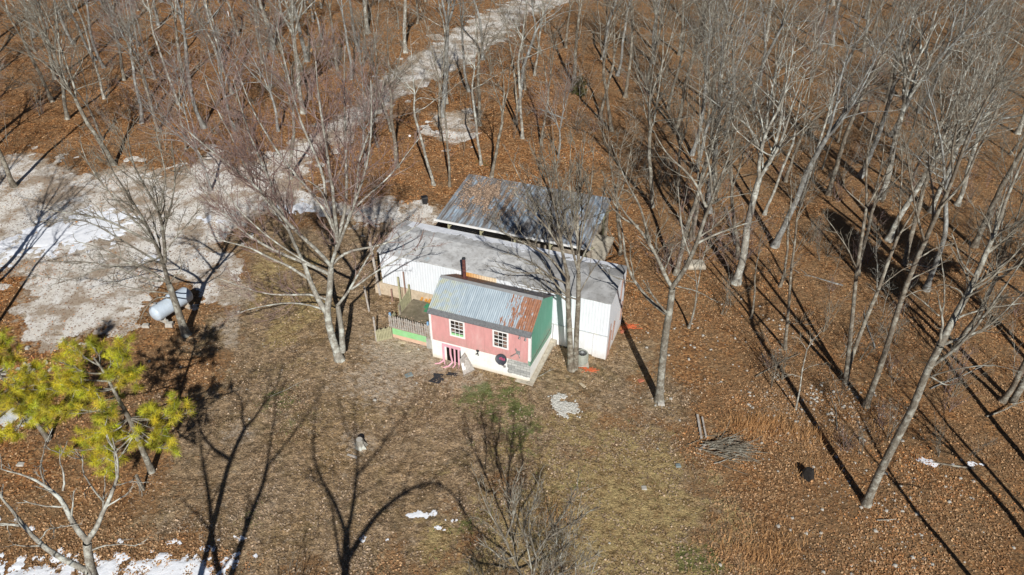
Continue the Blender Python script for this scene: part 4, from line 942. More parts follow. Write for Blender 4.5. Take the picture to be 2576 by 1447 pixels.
traced('bare_tree', (862, 905), [
    (c3([(895, 1365), (870, 1290), (845, 1210), (828, 1120), (843, 1000), (850, 870)]), .26, .16),
    (c3([(912, 1320), (905, 1200), (885, 1075)]), .19, .14),
    (c3([(828, 1120), (785, 1050), (740, 950), (705, 850)]), .18, .12),
    (c3([(705, 850), (660, 760), (625, 655), (590, 560), (520, 400), (450, 250), (380, 60), (340, -120)]), .11, .02),
    (c3([(850, 870), (810, 820), (740, 740), (660, 690), (600, 640), (560, 560), (480, 470), (400, 410), (300, 330), (150, 220), (40, 120)]), .13, .02),
    (c3([(850, 870), (880, 780), (890, 720), (850, 640), (830, 560), (800, 450), (720, 420)]), .12, .03),
    (c3([(880, 780), (920, 680), (960, 570), (1010, 460), (1050, 330), (1070, 120), (1060, -120)]), .10, .02),
    (c3([(855, 860), (900, 810), (980, 780), (1100, 770), (1250, 700), (1330, 640)]), .10, .02),
    (c3([(840, 910), (760, 870), (650, 830), (560, 800), (450, 740), (350, 670), (280, 590), (220, 520), (130, 440), (40, 300)]), .12, .02),
    (c3([(720, 930), (640, 870), (520, 820), (420, 760), (300, 740), (200, 700)]), .10, .02),
    (c3([(835, 1050), (770, 1010), (650, 1025), (500, 1020), (350, 970), (230, 925)]), .08, .015),
    (c3([(828, 1110), (800, 1090), (700, 1065), (600, 1060), (400, 1100), (290, 1150)]), .07, .015),
    (c3([(885, 1075), (960, 980), (1020, 870), (1100, 740)]), .10, .03),
    (c3([(960, 990), (1080, 900), (1210, 820), (1330, 760), (1400, 745)]), .07, .015),
    (c3([(885, 740), (870, 600), (860, 500), (830, 300), (800, 100), (770, -100), (760, -330)]), .12, .02),
    (c3([(885, 730), (930, 600), (935, 400), (930, 200), (920, -60), (930, -300)]), .11, .02),
    (c3([(870, 690), (820, 560), (720, 440), (600, 330), (540, 220), (420, 20), (350, -200)]), .09, .02),
    (c3([(820, 560), (825, 400), (700, 150), (640, -20), (590, -260), (560, -400)]), .09, .02),
    (c3([(940, 620), (1000, 480), (980, 300), (1030, 250), (1100, 40), (1140, -160)]), .08, .02),
    (c3([(640, 700), (560, 600), (470, 470), (420, 420), (330, 180), (230, 20), (180, -140)]), .07, .02),
    (c3([(960, 570), (1060, 480), (1180, 380), (1250, 280), (1330, 180)]), .07, .015),
    (c3([(760, 870), (640, 800), (500, 700), (380, 600), (200, 350), (80, 150)]), .06, .015),
], mp_, tr_, 'big spreading bare tree with forked trunk and sawn stub left of the deck', seed=1, trunkn=3, depth=.4, extra=dict(d1=1.9, lf=.30, up=.10, d2=4.0, d3=5.0))
traced('bare_tree', (1440, 930), [
    (c2([(482, 1245), (478, 1150), (475, 1050), (465, 880), (465, 760)]), .21, .14),
    (c2([(505, 1235), (510, 1050), (520, 880), (520, 740)]), .19, .13),
    (c2([(465, 760), (440, 620), (410, 450), (370, 250), (330, 80)]), .12, .02),
    (c2([(520, 740), (520, 600), (510, 400), (540, 200), (560, 0)]), .12, .02),
    (c2([(465, 860), (400, 800), (330, 720), (240, 670), (130, 640)]), .08, .015),
    (c2([(462, 770), (380, 660), (250, 590), (130, 540), (60, 430)]), .08, .015),
    (c2([(445, 640), (340, 480), (230, 380), (100, 230)]), .07, .015),
    (c2([(520, 880), (420, 850), (300, 830), (180, 800)]), .05, .012),
    (c2([(465, 740), (420, 560), (300, 400), (220, 250), (160, 120)]), .08, .015),
    (c2([(520, 740), (470, 550), (430, 350), (400, 150), (390, -20)]), .09, .015),
    (c2([(520, 640), (560, 450), (590, 300), (610, 100)]), .07, .015),
    (c2([(520, 700), (590, 560), (640, 400), (660, 250)]), .06, .015),
    (c2([(440, 620), (400, 400), (300, 200), (270, 50)]), .07, .015),
    (c2([(515, 560), (480, 400), (470, 200), (480, 30)]), .07, .015),
    (c2([(430, 560), (340, 420), (250, 330), (190, 300)]), .05, .012),
    (c2([(520, 620), (545, 420), (520, 200), (500, 60)]), .06, .015),
    (c2([(462, 800), (350, 740), (200, 740), (80, 700)]), .06, .012),
    (c2([(465, 890), (420, 850), (330, 760)]), .06, .015),
    (c2([(520, 860), (570, 760), (640, 650), (700, 640)]), .04, .012),
], mw_, tt_, 'bare twin-trunk tree with fan crown in front of the trailer', seed=2, trunkn=2, depth=.32, extra=dict(d2=4.2, d3=5., d1=2.1, lf=.26, up=.12, ang=32))
traced('bare_tree', (1655, 1008), [
    (c2([(937, 1400), (945, 1300), (955, 1200), (970, 1050), (990, 950), (1005, 820)]), .25, .18),
    (c2([(1005, 820), (960, 740), (930, 670), (890, 580), (830, 500), (770, 450), (720, 380), (690, 300)]), .14, .02),
    (c2([(1005, 815), (1060, 740), (1100, 660), (1130, 590), (1180, 400), (1240, 280), (1300, 130), (1340, -20)]), .15, .02),
    (c2([(1130, 590), (1230, 540), (1330, 500), (1450, 470)]), .08, .02),
    (c2([(1180, 400), (1130, 280), (1050, 190), (970, 130), (900, 0)]), .08, .02),
    (c2([(985, 960), (920, 920), (860, 860), (820, 800), (770, 740), (760, 600), (740, 450), (700, 330), (640, 290)]), .12, .02),
    (c2([(975, 945), (900, 850), (850, 780)]), .08, .03),
    (c2([(1180, 400), (1260, 350), (1400, 330)]), .06, .015),
    (c2([(960, 740), (1000, 660), (1010, 600)]), .06, .02),
    (c2([(890, 580), (840, 390), (780, 290), (730, 180), (690, 60)]), .08, .02),
    (c2([(1030, 810), (1150, 840), (1240, 890)]), .05, .012),
    (c2([(1210, 340), (1200, 200), (1160, 60), (1150, -80)]), .07, .02),
    (c2([(1100, 660), (1060, 560), (1040, 420), (1030, 300)]), .07, .02),
    (c2([(830, 500), (760, 470), (680, 400), (640, 300)]), .06, .015),
    (c2([(1270, 220), (1380, 100), (1440, 20)]), .06, .015),
], mb_, M['twig_tan'], 'tall bare tree with crooked spreading limbs right of the trailer end', seed=3, depth=.4, extra=dict(d1=1.2, lf=.28, up=.08))
traced('bare_tree', (2178, 1268), [
    ([(2176, 1275), (2205, 1205), (2250, 1115), (2300, 1020), (2326, 945)] + c4([(820, 1290)]), .225, .155),
    (c4([(820, 1290), (870, 1180), (950, 1050), (1010, 930), (1060, 810), (1110, 700), (1150, 560), (1200, 450), (1280, 250)]), .18, .03),
    (c4([(820, 1290), (832, 1140), (815, 1050)]), .07, .03),
    (c4([(820, 1290), (930, 1250), (1080, 1190), (1190, 1090), (1290, 990)]), .08, .02),
    (c4([(790, 1390), (900, 1320), (1020, 1200), (1140, 1040), (1290, 820)]), .09, .02),
    (c4([(950, 1050), (930, 990), (840, 960)]), .05, .02),
    (c4([(1010, 930), (940, 850), (900, 700)]), .06, .02),
    (c4([(1110, 700), (1130, 600), (1180, 420)]), .06, .02),
    (c4([(815, 1130), (740, 1060), (660, 1000)]), .04, .015),
    (c4([(830, 1140), (850, 1000), (830, 850), (800, 700)]), .04, .015),
    (c4([(760, 1447), (850, 1500), (960, 1480)]), .05, .015),
    (c4([(880, 1160), (1000, 1110), (1150, 1080), (1300, 1060)]), .06, .015),
    (c4([(1000, 950), (1100, 900), (1200, 830), (1300, 700)]), .06, .015),
    ([(2330, 950), (2400, 930), (2500, 920), (2570, 940)], .04, .012),
], mb_, tt_, 'large grey-trunked bare tree nearest the camera at lower right', seed=4, depth=.35, extra=dict(d1=1.1, lf=.26, up=.05))
traced('bare_tree', (2176, 1022), [
    ([(2176, 1026), (2195, 975)] + c4([(490, 1447), (560, 1230), (600, 1090), (650, 950), (700, 820), (740, 740)]), .19, .12),
    (c4([(740, 740), (800, 600), (870, 470), (900, 350), (960, 180), (1060, -20), (1130, -150)]), .13, .03),
    (c4([(740, 740), (700, 620), (680, 500), (640, 300), (620, 150)]), .07, .02),
    (c4([(700, 830), (800, 770), (900, 750)]), .05, .015),
    (c4([(650, 950), (740, 900), (860, 830)]), .05, .015),
    (c4([(820, 560), (940, 440), (1000, 300), (1100, 100), (1150, -60)]), .08, .02),
    (c4([(780, 640), (790, 480), (760, 330), (770, 180)]), .06, .02),
    (c4([(890, 400), (880, 250), (920, 100), (900, -40)]), .06, .02),
    (c4([(620, 1040), (700, 1000), (800, 990)]), .03, .012),
], mw_, tt_, 'bare tree with straight trunk standing just behind the big lower right tree', seed=5, extra=dict(d1=1.1, lf=.25, up=.07))
traced('bare_tree', (2129, 962), [
    ([(2126, 965), (2128, 940)] + c4([(325, 1430), (345, 1250), (365, 1050), (380, 880), (400, 760), (430, 560)]), .15, .08),
    ([(2130, 955)] + c4([(335, 1400), (390, 1250), (440, 1120), (500, 980), (550, 830), (600, 710)]), .14, .09),
    (c4([(380, 880), (330, 780), (250, 660), (200, 600)]), .05, .015),
    (c4([(430, 560), (430, 400), (435, 250), (480, 100), (500, 0)]), .07, .02),
    (c4([(435, 550), (480, 480), (540, 370), (570, 280), (620, 100)]), .06, .015),
    (c4([(430, 560), (360, 490), (310, 430)]), .04, .015),
    (c4([(600, 710), (640, 640), (700, 540), (740, 440), (760, 300)]), .07, .02),
    (c4([(600, 710), (610, 520), (630, 350), (620, 200)]), .06, .02),
    (c4([(610, 690), (720, 620), (800, 560)]), .05, .015),
    (c4([(510, 970), (600, 900), (700, 850)]), .05, .015),
], mw_, tt_, 'slim bare tree split in two from the base in the right-hand woods', seed=6, trunkn=2, extra=dict(d1=1.1, lf=.25, up=.07))
traced('bare_tree', (1973, 878), [
    (c4([(0, 1310), (10, 1180), (22, 1050), (30, 900), (50, 760), (62, 620)]), .11, .06),
    (c4([(62, 620), (85, 520), (140, 400), (150, 300)]), .05, .015),
    (c4([(50, 760), (20, 680), (-20, 600)]), .03, .012), (c4([(60, 640), (110, 560), (170, 500)]), .03, .012), (c4([(62, 620), (50, 500), (60, 380)]), .03, .012),
], mw_, tt_, 'thin straight bare tree between the crooked limbs and the split tree', seed=7, extra=dict(d1=1.3, lf=.3, up=.07))
traced('bare_tree', (2002, 1030), [
    ([(2002, 1030), (2012, 980), (2018, 930), (2030, 880)], .055, .03),
    ([(2030, 880), (2050, 850), (2070, 830)], .025, .008), ([(2030, 880), (2010, 850), (1995, 845)], .02, .008), ([(2028, 885), (2040, 860), (2040, 830)], .02, .008),
    ([(2018, 935), (2040, 920), (2070, 915)], .015, .008), ([(2016, 950), (1995, 940), (1975, 945)], .015, .008),
], mp_, tt_, 'small thin sapling standing alone on the stony ground at right', seed=8, extra=dict(d1=2.2, lf=.4, up=.03, fine=.006))
traced('bare_tree', (468, 842), [
    (c6([(1130, 1200), (1105, 1140), (1080, 1060), (1060, 1000), (1040, 940), (1020, 890)]), .26, .19),
    (c6([(1020, 890), (1000, 760), (950, 650), (900, 540), (800, 380), (700, 230), (620, 60)]), .14, .02),
    (c6([(1000, 760), (990, 600), (970, 440), (880, 300), (800, 130), (780, -40)]), .12, .02),
    (c6([(1020, 890), (900, 800), (780, 770), (620, 680), (450, 640)]), .10, .02),
    (c6([(1010, 870), (900, 880), (700, 780), (500, 760), (300, 760)]), .08, .015),
    (c6([(950, 650), (800, 590), (640, 500), (400, 460), (200, 430)]), .09, .015),
    (c6([(930, 620), (780, 480), (640, 300), (540, 190), (480, 20)]), .09, .015),
    (c6([(990, 600), (1040, 400), (1060, 200), (1030, 30)]), .07, .02),
    (c6([(1040, 950), (900, 940), (750, 910), (620, 870)]), .05, .015),
    (c6([(1030, 880), (1090, 810), (1080, 730)]), .05, .02),
    (c6([(1005, 790), (850, 700), (620, 560), (480, 490), (300, 530)]), .08, .015),
    (c6([(970, 450), (1000, 250), (960, 60), (930, -60)]), .06, .015),
    (c6([(1060, 990), (960, 960), (870, 1050), (840, 1160)]), .05, .012),
    (c6([(1000, 700), (1100, 560), (1200, 440), (1260, 340)]), .05, .015),
    (c6([(780, 770), (600, 800), (420, 880), (200, 840)]), .05, .012),
], mb_, tt_, 'bare tree arching over the propane tank by the gravel', seed=9, depth=.45, extra=dict(d2=4., d1=1.8, lf=.28, up=.05))
traced('bare_tree', (232, 1500), [
    ([(233, 1470), (228, 1440), (222, 1400), (219, 1365)], .17, .13),
    (c5([(470, 1270), (540, 1150), (570, 1060), (630, 960), (620, 850), (590, 720)]), .10, .015),
    (c5([(470, 1260), (390, 1180), (370, 1080), (320, 1010), (250, 970), (180, 920), (0, 870)]), .10, .012),
    (c5([(480, 1430), (350, 1360), (200, 1270), (110, 1180), (60, 1100), (-20, 1000)]), .12, .03),
    (c5([(480, 1320), (540, 1290), (640, 1280), (720, 1300)]), .035, .012),
    (c5([(340, 990), (345, 900), (320, 780)]), .035, .012),
    (c5([(560, 1050), (500, 980), (450, 870), (455, 800)]), .035, .012),
    (c5([(250, 970), (210, 870), (240, 780), (250, 720)]), .03, .01),
    (c5([(110, 1180), (40, 1170), (-60, 1180)]), .05, .015),
    (c5([(200, 1270), (260, 1200), (380, 1180)]), .03, .01),
    (c5([(630, 960), (700, 940), (800, 950)]), .02, .008),
], mp_, mp_, 'pale bare tree crown rising at the bottom left corner below the pines', seed=10, planeY=13.5, depth=.3, extra=dict(d1=1.6, d2=2.8, d3=3.2, lf=.28, up=.04, l1max=2.2, fine=.006))

# generated bare trees
def woods_mesh(seed, H, r, forks, mat, twig, spread=22, dense=1., leaves=0, up=.08, low=.35, name='bare_tree', fork_t=.4, shade=None):
    rng = np.random.RandomState(seed); root = empty(name, (0, 0, 0))
    lean = rng.randn(2) * .07
    P = growb(np.array([[0, 0, -.1]]), np.array([[lean[0], lean[1], 1.]]), np.array([H * fork_t + .1]), 9, .06, .06, rng)
    R = np.linspace(r, r * .72, 10)[None]; h = P[0, :, 2]; R = R * (1 + .5 * np.exp(-h / .35))[None]
    V, f_ = tubes([(P, R, 8)]); mesh_np('trunk', V, f_, mat, root, True)
    a = rng.rand() * 6.28 + np.arange(forks) * 6.28 / forks; D = norm(P[0, -1] - P[0, -2])[None]
    sp = np.radians(spread * (1 if forks > 1 else .2) * (.6 + .7 * rng.rand(forks)))[:, None]
    d = D * np.cos(sp) + np.stack([np.cos(a), np.sin(a), a * 0], -1) * np.sin(sp)
    Ls = H * (1 - fork_t) * (.8 + .25 * rng.rand(forks)); Ls[0] = H * (1 - fork_t)
    P1 = growb(np.repeat(P[:, -1] - D * .05, forks, 0), d, Ls, 12, .085, up, rng); R1 = (r * (.7 if forks == 1 else .5)) * np.linspace(1, .1, 13)[None] * np.ones((forks, 1))
    P2, R2 = spawn(P1, R1, rng, 1.45 * dense, .03, 46, .56, 10, .13, up * .5, .5, .024, 1., 7.)
    gs = [(P1, R1, 6), (P2, R2, 5)]
    if low:
        P3, R3 = spawn(P, R * .35, rng, low, .45, 62, .3, 7, .12, .02, .35, .018, .6, 2.5); P2 = P2; gs.append((P3, R3, 4))
        g3, _ = spawn(P3, R3, rng, 1.5, .2, 40, .5, 4, .15, .0, .5, .009, .3, 1.2), None; gs.append((g3[0], g3[1], 3))
    A, AR = spawn(P2, R2, rng, 2.0 * dense, .12, 46, .46, 6, .17, up * .6, .5, .0125, .35, 2.4)
    B, BR = spawn(A, AR, rng, 2.9 * dense, .12, 42, .5, 3, .17, up * .5, .6, .0078, .22, 1.2)
    g2 = [(A, AR, 3), (B, BR, 3)]
    V, f_ = tubes(gs); V2, f2 = tubes(g2); cr = mesh_np('crown', np.concatenate([V, V2]), np.concatenate([f_, f2 + len(V)]), mat, root, True)
    cr.data.materials.append(twig); mi = np.zeros(len(f_) + len(f2), np.int32); mi[len(f_):] = 1; cr.data.polygons.foreach_set('material_index', mi)
    if leaves:
        k = rng.randint(0, len(B), leaves); t_ = rng.randint(1, 4, leaves); Pl = B[k, t_] + rng.randn(leaves, 3) * .05
        o = leafmesh('dry_leaves', Pl, .10 + .07 * rng.rand(leaves), rng, np.array([.52, .30, .12]) * (.6 + .7 * rng.rand(leaves, 1)), 1.2); o.parent = root
    return root
def shrub_mesh(seed, H, n, mat, name='brush_shrub', spread=.5):
    rng = np.random.RandomState(seed); root = empty(name, (0, 0, 0))
    d = np.concatenate([rng.randn(n, 2) * spread, np.ones((n, 1))], 1)
    P = growb(np.concatenate([rng.randn(n, 2) * .12, np.zeros((n, 1)) - .05], 1), d, H * (.6 + .5 * rng.rand(n)), 7, .1, .04, rng)
    R = .022 * np.linspace(1, .3, 8)[None] * np.ones((n, 1)); A, AR = spawn(P, R, rng, 3., .15, 40, .42, 5, .15, .03, .6, .009, .3, 1.4)
    B, BR = spawn(A, AR, rng, 3.5, .1, 38, .5, 3, .15, .0, .7, .0065, .2, .6)
    V, f_ = tubes([(P, R, 4), (A, AR, 3), (B, BR, 3)]); mesh_np('stems', V, f_, mat, root, True); return root
protos = [woods_mesh(101, 17, .19, 2, M['bark_cool'], tt_, 14, 1.0, fork_t=.5), woods_mesh(102, 16, .17, 3, mw_, tt_, 20, 1.0, fork_t=.42), woods_mesh(103, 18, .21, 2, mw_, tt_, 18, 1.0, fork_t=.45),
          woods_mesh(104, 15, .14, 1, mp_, mp_, 8, .9, fork_t=.5, up=.05), woods_mesh(105, 14, .15, 4, M['bark_cool'], tr_, 24, 1.1, fork_t=.3), woods_mesh(106, 18, .20, 3, mb_, tt_, 26, 1.0, fork_t=.4),
          woods_mesh(107, 13, .11, 1, mw_, tt_, 8, 1.0, fork_t=.45), woods_mesh(108, 16, .18, 2, mb_, tt_, 20, .7, leaves=1700, fork_t=.4), woods_mesh(109, 17, .24, 3, M['bark_cool'], tt_, 16, 1.0, fork_t=.55, low=.9),
          woods_mesh(110, 15, .13, 2, M['bark_dark'], tt_, 12, 1.1, fork_t=.22), woods_mesh(111, 18, .26, 4, mp_, tt_, 30, .9, fork_t=.45), woods_mesh(112, 11, .08, 2, mb_, tr_, 16, 1.2, fork_t=.3), woods_mesh(113, 16, .16, 2, mw_, tt_, 26, 1.0, fork_t=.3)]
shr = [shrub_mesh(201, 2.4, 7, M['twig_red']), shrub_mesh(202, 3.2, 5, tt_, spread=.3), shrub_mesh(203, 1.7, 9, M['bark_brown'], spread=.7), shrub_mesh(204, 4.2, 3, mb_, spread=.16)]
sap = [shrub_mesh(211, 6.5, 2, mp_, 'sapling', .10), shrub_mesh(212, 8., 1, tt_, 'sapling', .08), shrub_mesh(213, 5., 3, M['twig_red'], 'sapling', .14)]
used = set()
def place(pro, g, sc, rz, label, group=None, cat='tree'):
    if id(pro) not in used: used.add(id(pro)); o = pro
    else: o = copy_tree(pro)
    o.location = g; o.rotation_euler = (q.gauss(0, .04), q.gauss(0, .04), rz); o.scale = (sc, sc, sc * q.uniform(.92, 1.08))
    for k_ in ('label', 'group', 'category'):
        if k_ in o: del o[k_]
    tag(o, label, cat, group); return o
q = random.Random(31)
# trunks read off the photograph: x, y, prototype, scale, label
KEY = [(1236, 445, 1, .95, 'bare tree with pale straight trunk right behind the shed roof'), (1210, 415, 3, .95, 'slim bare tree just left of the trunk behind the shed'),
       (1091, 466, 3, 1., 'bare tree with pale trunk above the black bin'), (1131, 470, 6, 1.05, 'thin lichen-grey tree between the bin tree and the shed'),
       (1314, 348, 3, 1.1, 'slim straight tree in open leaf litter beyond the shed'), (1362, 365, 1, .8, 'fan-topped tree in the clearing beyond the shed'),
       (1404, 398, 4, .7, 'small branching tree near the dark cedar shrub'), (1553, 190, 0, .95, 'straight grey tree in the upper middle woods'), (1515, 150, 0, 1., 'grey trunk next left of the straight grey tree in the upper middle woods'),
       (263, 249, 3, 1.0, 'slender pale tree in orange leaves at upper left'), (262, 171, 0, .95, None), (356, 310, 0, .9, None), (466, 214, 7, 1., None), (132, 256, 2, .95, None), (288, 415, 5, 1.05, 'large pale limbed tree on the far edge of the gravel'),
       (36, 470, 2, 1., 'thick grey trunk at the left edge above the snow bank'), (449, 263, 3, 1., None), (170, 300, 5, 1., None), (400, 330, 1, .9, None),
       (1825, 340, 0, 1., None), (1913, 215, 0, .95, None), (1943, 340, 6, 1.1, None), (1923, 540, 3, 1., None), (2083, 490, 2, 1.05, None), (1948, 620, 8, 1.05, None), (2158, 690, 1, .9, None),
       (1700, 690, 5, .95, 'forked tree directly behind the crooked-limbed tree'), (1740, 600, 2, 1., None), (1890, 800, 6, .7, 'cluster tree at the shadowed edge of the right woods'), (1962, 722, 6, .9, None),
       (1640, 520, 5, 1., None), (1800, 480, 5, 1.05, None), (1560, 640, 1, .8, 'bare tree behind the right end of the trailer'), (2330, 730, 0, 1.05, None), (2450, 620, 2, 1.1, None), (2400, 880, 5, .9, None), (2520, 1010, 1, 1., None),
       (590, 330, 4, 1., 'reddish-twigged tree between the woods and the gravel road'), (530, 480, 4, .95, 'reddish bushy tree standing on the gravel turn'), (700, 330, 4, 1., None), (780, 250, 7, 1., None), (660, 160, 7, 1.05, None), (600, 90, 7, 1., None), (560, 180, 7, .95, None), (850, 180, 1, 1., None), (905, 130, 0, 1., None), (920, 420, 4, .9, None), (1000, 420, 2, .9, None),
       (985, 330, 5, .8, None), (1050, 60, 1, 1., None), (1180, 230, 0, .9, None), (1215, 150, 0, 1., None), (1345, 190, 3, 1., None), (730, 450, 5, .85, None)]
taken = []
zone = lambda px: ('left' if px < 900 else ('mid' if px < 1500 else 'right'))
ZL = {'left': ('bare tree in the orange-floored woods left of the gravel road', 'trees in the woods left of the gravel road'),
      'mid': ('bare tree in the woods between the gravel road and the shed', 'trees in the woods behind the shed'),
      'right': ('bare grey tree in the dense shadowed woods on the right', 'trees in the dense woods on the right')}
for (px, py, pi, sc, lb_) in KEY:
    g = G(px, py); taken.append(g[:2]); z = ZL[zone(px)]
    place(protos[pi], g, sc, q.random() * 6.28, lb_ or z[0], None if lb_ else z[1])
for t_ in KEYTREES: taken.append(np.array(t_.location[:2]))
clear = [polyW(yard), polyW(grassP), polyW([(p[0], p[1]) for p in drive]), polyW([(1000, 480), (1200, 400), (1340, 330), (1560, 400), (1600, 560), (1660, 660), (1640, 1100), (1750, 1450), (900, 1500), (800, 560)]),
         polyW([(-100, 700), (400, 690), (600, 800), (700, 1500), (-100, 1500)]), polyW([(1500, 900), (1950, 900), (2130, 1100), (2576, 1300), (2600, 1700), (1400, 1700)])]
cnt = 0; tries = 0
while cnt < 235 and tries < 20000:
    tries += 1; y = 36 + (q.random() ** .85) * 100; x = (q.random() * 2 - 1) * (y * .80 + 6)
    px, py = pr((x, y, float(gz(x, y))))
    if py < -330 or px < -260 or px > 2850: continue
    sep_ = 3.1 if px > 1500 else 3.4
    if any((x - t_[0]) ** 2 + (y - t_[1]) ** 2 < sep_ ** 2 for t_ in taken): continue
    a = np.array([[x]]); b_ = np.array([[y]])
    if any(sdist(a, b_, P)[0, 0] > -1.0 for P in clear): continue
    zn = zone(px); pi = q.choice([0, 1, 2, 3, 5, 6, 8, 9, 9, 10, 10, 11, 11, 12, 12, 6] if zn != 'left' else [0, 1, 2, 3, 4, 4, 5, 7, 8, 9, 10, 12, 11])
    g = np.array([x, y, float(gz(x, y))]); taken.append(g[:2]); z = ZL[zn]; place(protos[pi], g, q.uniform(.85, 1.18), q.random() * 6.28, *z); cnt += 1
print('trees', cnt, tries)
cnt = 0; tries = 0
SL_ = {'left': ('leafless twiggy shrub under the trees left of the gravel road', 'shrubs left of the gravel road'), 'mid': ('leafless twiggy shrub in the woods beyond the shed', 'shrubs beyond the shed'), 'right': ('leafless tangled shrub under the trees of the right-hand woods', 'shrubs in the right-hand woods')}
while cnt < 260 and tries < 9000:
    tries += 1; y = 24 + q.random() * 75; x = (q.random() * 2 - 1) * (y * .82 + 6); px, py = pr((x, y, float(gz(x, y))))
    if q.random() < .45: x = abs(x); px, py = pr((x, y, float(gz(x, y))))
    if py < -60 or px < -60 or px > 2640 or py > 1150: continue
    a = np.array([[x]]); b_ = np.array([[y]])
    if any(sdist(a, b_, P)[0, 0] > .3 for P in clear[:5]) or (px > 1500 and px < 1780 and py > 700) or sdist(a, b_, clear[5])[0, 0] > 2: continue
    z = SL_[zone(px)]; place(shr[q.choice([0, 1, 2, 3])], np.array([x, y, float(gz(x, y))]), q.uniform(.7, 1.25), q.random() * 6.28, z[0], z[1], 'shrub'); cnt += 1
cnt = 0; tries = 0
SP_ = {'left': ('thin leafless sapling among the trees left of the gravel road', 'saplings left of the gravel road'), 'mid': ('thin leafless sapling in the woods beyond the shed', 'saplings beyond the shed'), 'right': ('thin leafless sapling between the trunks of the right-hand woods', 'saplings in the right-hand woods')}
while cnt < 230 and tries < 9000:
    tries += 1; y = 30 + q.random() ** .8 * 85; x = (q.random() * 2 - 1) * (y * .82 + 6); px, py = pr((x, y, float(gz(x, y))))
    if py < -120 or px < -60 or px > 2640: continue
    a = np.array([[x]]); b_ = np.array([[y]])
    if any(sdist(a, b_, P)[0, 0] > -.3 for P in clear): continue
    z = SP_[zone(px)]; place(sap[q.choice([0, 1, 2])], np.array([x, y, float(gz(x, y))]), q.uniform(.6, 1.25), q.random() * 6.28, z[0], z[1], 'sapling'); cnt += 1
# trees outside the bottom of the frame whose shadows fall into it, and the crown at the bottom centre
def at_w(pro, x, y, sc, rz, label, cat='tree'):
    return place(pro, (x, y, float(gz(x, y))), sc, rz, label, None, cat)
cq = lambda L: [(772.8 + x * .3768, 901.6 + y * .3768) for x, y in L]
def stem0(tree_y, fork):                     # ground point under the fork
    p = sunplane(*fork, tree_y); return p
traced('bare_tree', cq([(262, 1180)])[0], [
    (cq([(252, 1500), (262, 1300), (262, 1180)]), .26, .2),
    (cq([(262, 1180), (240, 1100), (190, 960), (145, 890), (75, 780), (40, 640), (40, 500), (70, 300), (90, 180)]), .13, .02),
    (cq([(255, 1450), (215, 1330), (195, 1150), (170, 1000), (120, 880)]), .10, .02),
    (cq([(262, 1200), (310, 950), (325, 800), (330, 650), (312, 500), (310, 330), (315, 230)]), .15, .02),
    (cq([(330, 790), (400, 690), (500, 580), (600, 430), (720, 280), (800, 200)]), .09, .015),
    (cq([(270, 1340), (320, 1260), (370, 1180), (440, 1070), (520, 1000), (600, 930), (700, 860), (800, 840), (900, 840)]), .17, .06),
    (cq([(860, 840), (940, 870), (1000, 930), (1060, 1060), (1130, 1150), (1200, 1200)]), .07, .02),
    (cq([(640, 900), (680, 750), (740, 620)]), .05, .015), (cq([(800, 840), (860, 780), (960, 740)]), .04, .015),
    (cq([(312, 560), (250, 450), (200, 250), (210, 150)]), .05, .015),
], mb_, tt_, 'forked bare tree below the bottom edge casting the middle shadow', seed=51, planeY=6.5, depth=.15, mapf=sunplane, extra=dict(d1=.9, lf=.22, up=.05, d2=2.2, d3=2.6))
traced('bare_tree', (565, 1480), [
    ([(565, 1520), (566, 1480)], .28, .24),
    ([(566, 1480), (548, 1440)] + c5([(1140, 1250), (1140, 1100), (1110, 920), (1080, 800), (1060, 680), (1100, 590), (1060, 500)]), .16, .02),
    ([(567, 1485), (590, 1425)] + c5([(1300, 1280), (1340, 1150), (1400, 1000), (1435, 870)]), .20, .12),
    (c5([(1435, 870), (1450, 760), (1480, 600), (1495, 480), (1450, 400), (1440, 320)]), .09, .02),
    (c5([(1435, 870), (1500, 790), (1560, 720), (1680, 560), (1720, 480), (1780, 400)]), .09, .02),
    (c5([(1495, 480), (1560, 380), (1590, 300)]), .05, .015),
    (c5([(1130, 1200), (1060, 1110), (1000, 1060), (940, 1020)]), .07, .015),
    (c5([(1150, 1380), (1195, 1250), (1190, 1080)]), .06, .015),
    (c5([(1190, 1420), (1250, 1340), (1300, 1250)]), .06, .03),
    (c5([(1400, 1000), (1460, 1080), (1540, 1040)]), .03, .012),
], mb_, tt_, 'bare tree below the bottom edge casting the left shadow', seed=52, planeY=8.5, depth=.15, mapf=sunplane, extra=dict(d1=.7, lf=.22, up=.05, d2=2.0, d3=2.4))
fanl = [([(1318, 1560), (1310, 1470)], .12, .08)]
for L_ in ([(1425, 1500), (1380, 1200), (1350, 1000), (1330, 880), (1300, 800), (1270, 700), (1200, 520), (1170, 400)], [(1332, 890), (1345, 700), (1370, 500), (1380, 330)], [(1390, 1250), (1310, 1050), (1240, 880), (1190, 740), (1100, 600), (1050, 450), (1020, 350)],
           [(1400, 1350), (1250, 1250), (1130, 1150), (1070, 1070), (1000, 930)], [(1380, 1200), (1420, 1020), (1435, 850), (1435, 650), (1430, 500)], [(1300, 800), (1260, 650), (1290, 450), (1280, 300)], [(1240, 880), (1200, 900), (1120, 780), (1020, 680)],
           [(1190, 740), (1200, 550), (1150, 380), (1170, 300)], [(1345, 700), (1420, 560), (1500, 420)], [(1420, 1020), (1520, 850), (1580, 700)], [(1405, 1350), (1560, 1150), (1640, 1000)], [(1405, 1400), (1650, 1300), (1800, 1200)], [(1400, 1400), (1150, 1350), (1000, 1250)], [(1350, 1000), (1330, 850), (1240, 560), (1240, 380)]):
    fanl.append((cq(L_), .05, .010))
bb = shrub_mesh(214, 8.2, 13, mp_, 'bare_shrub', .26); at_w(bb, 2.2, 16.2, 1., 1.2, 'fine-twigged grey bush crown at the bottom edge right of centre', 'shrub')
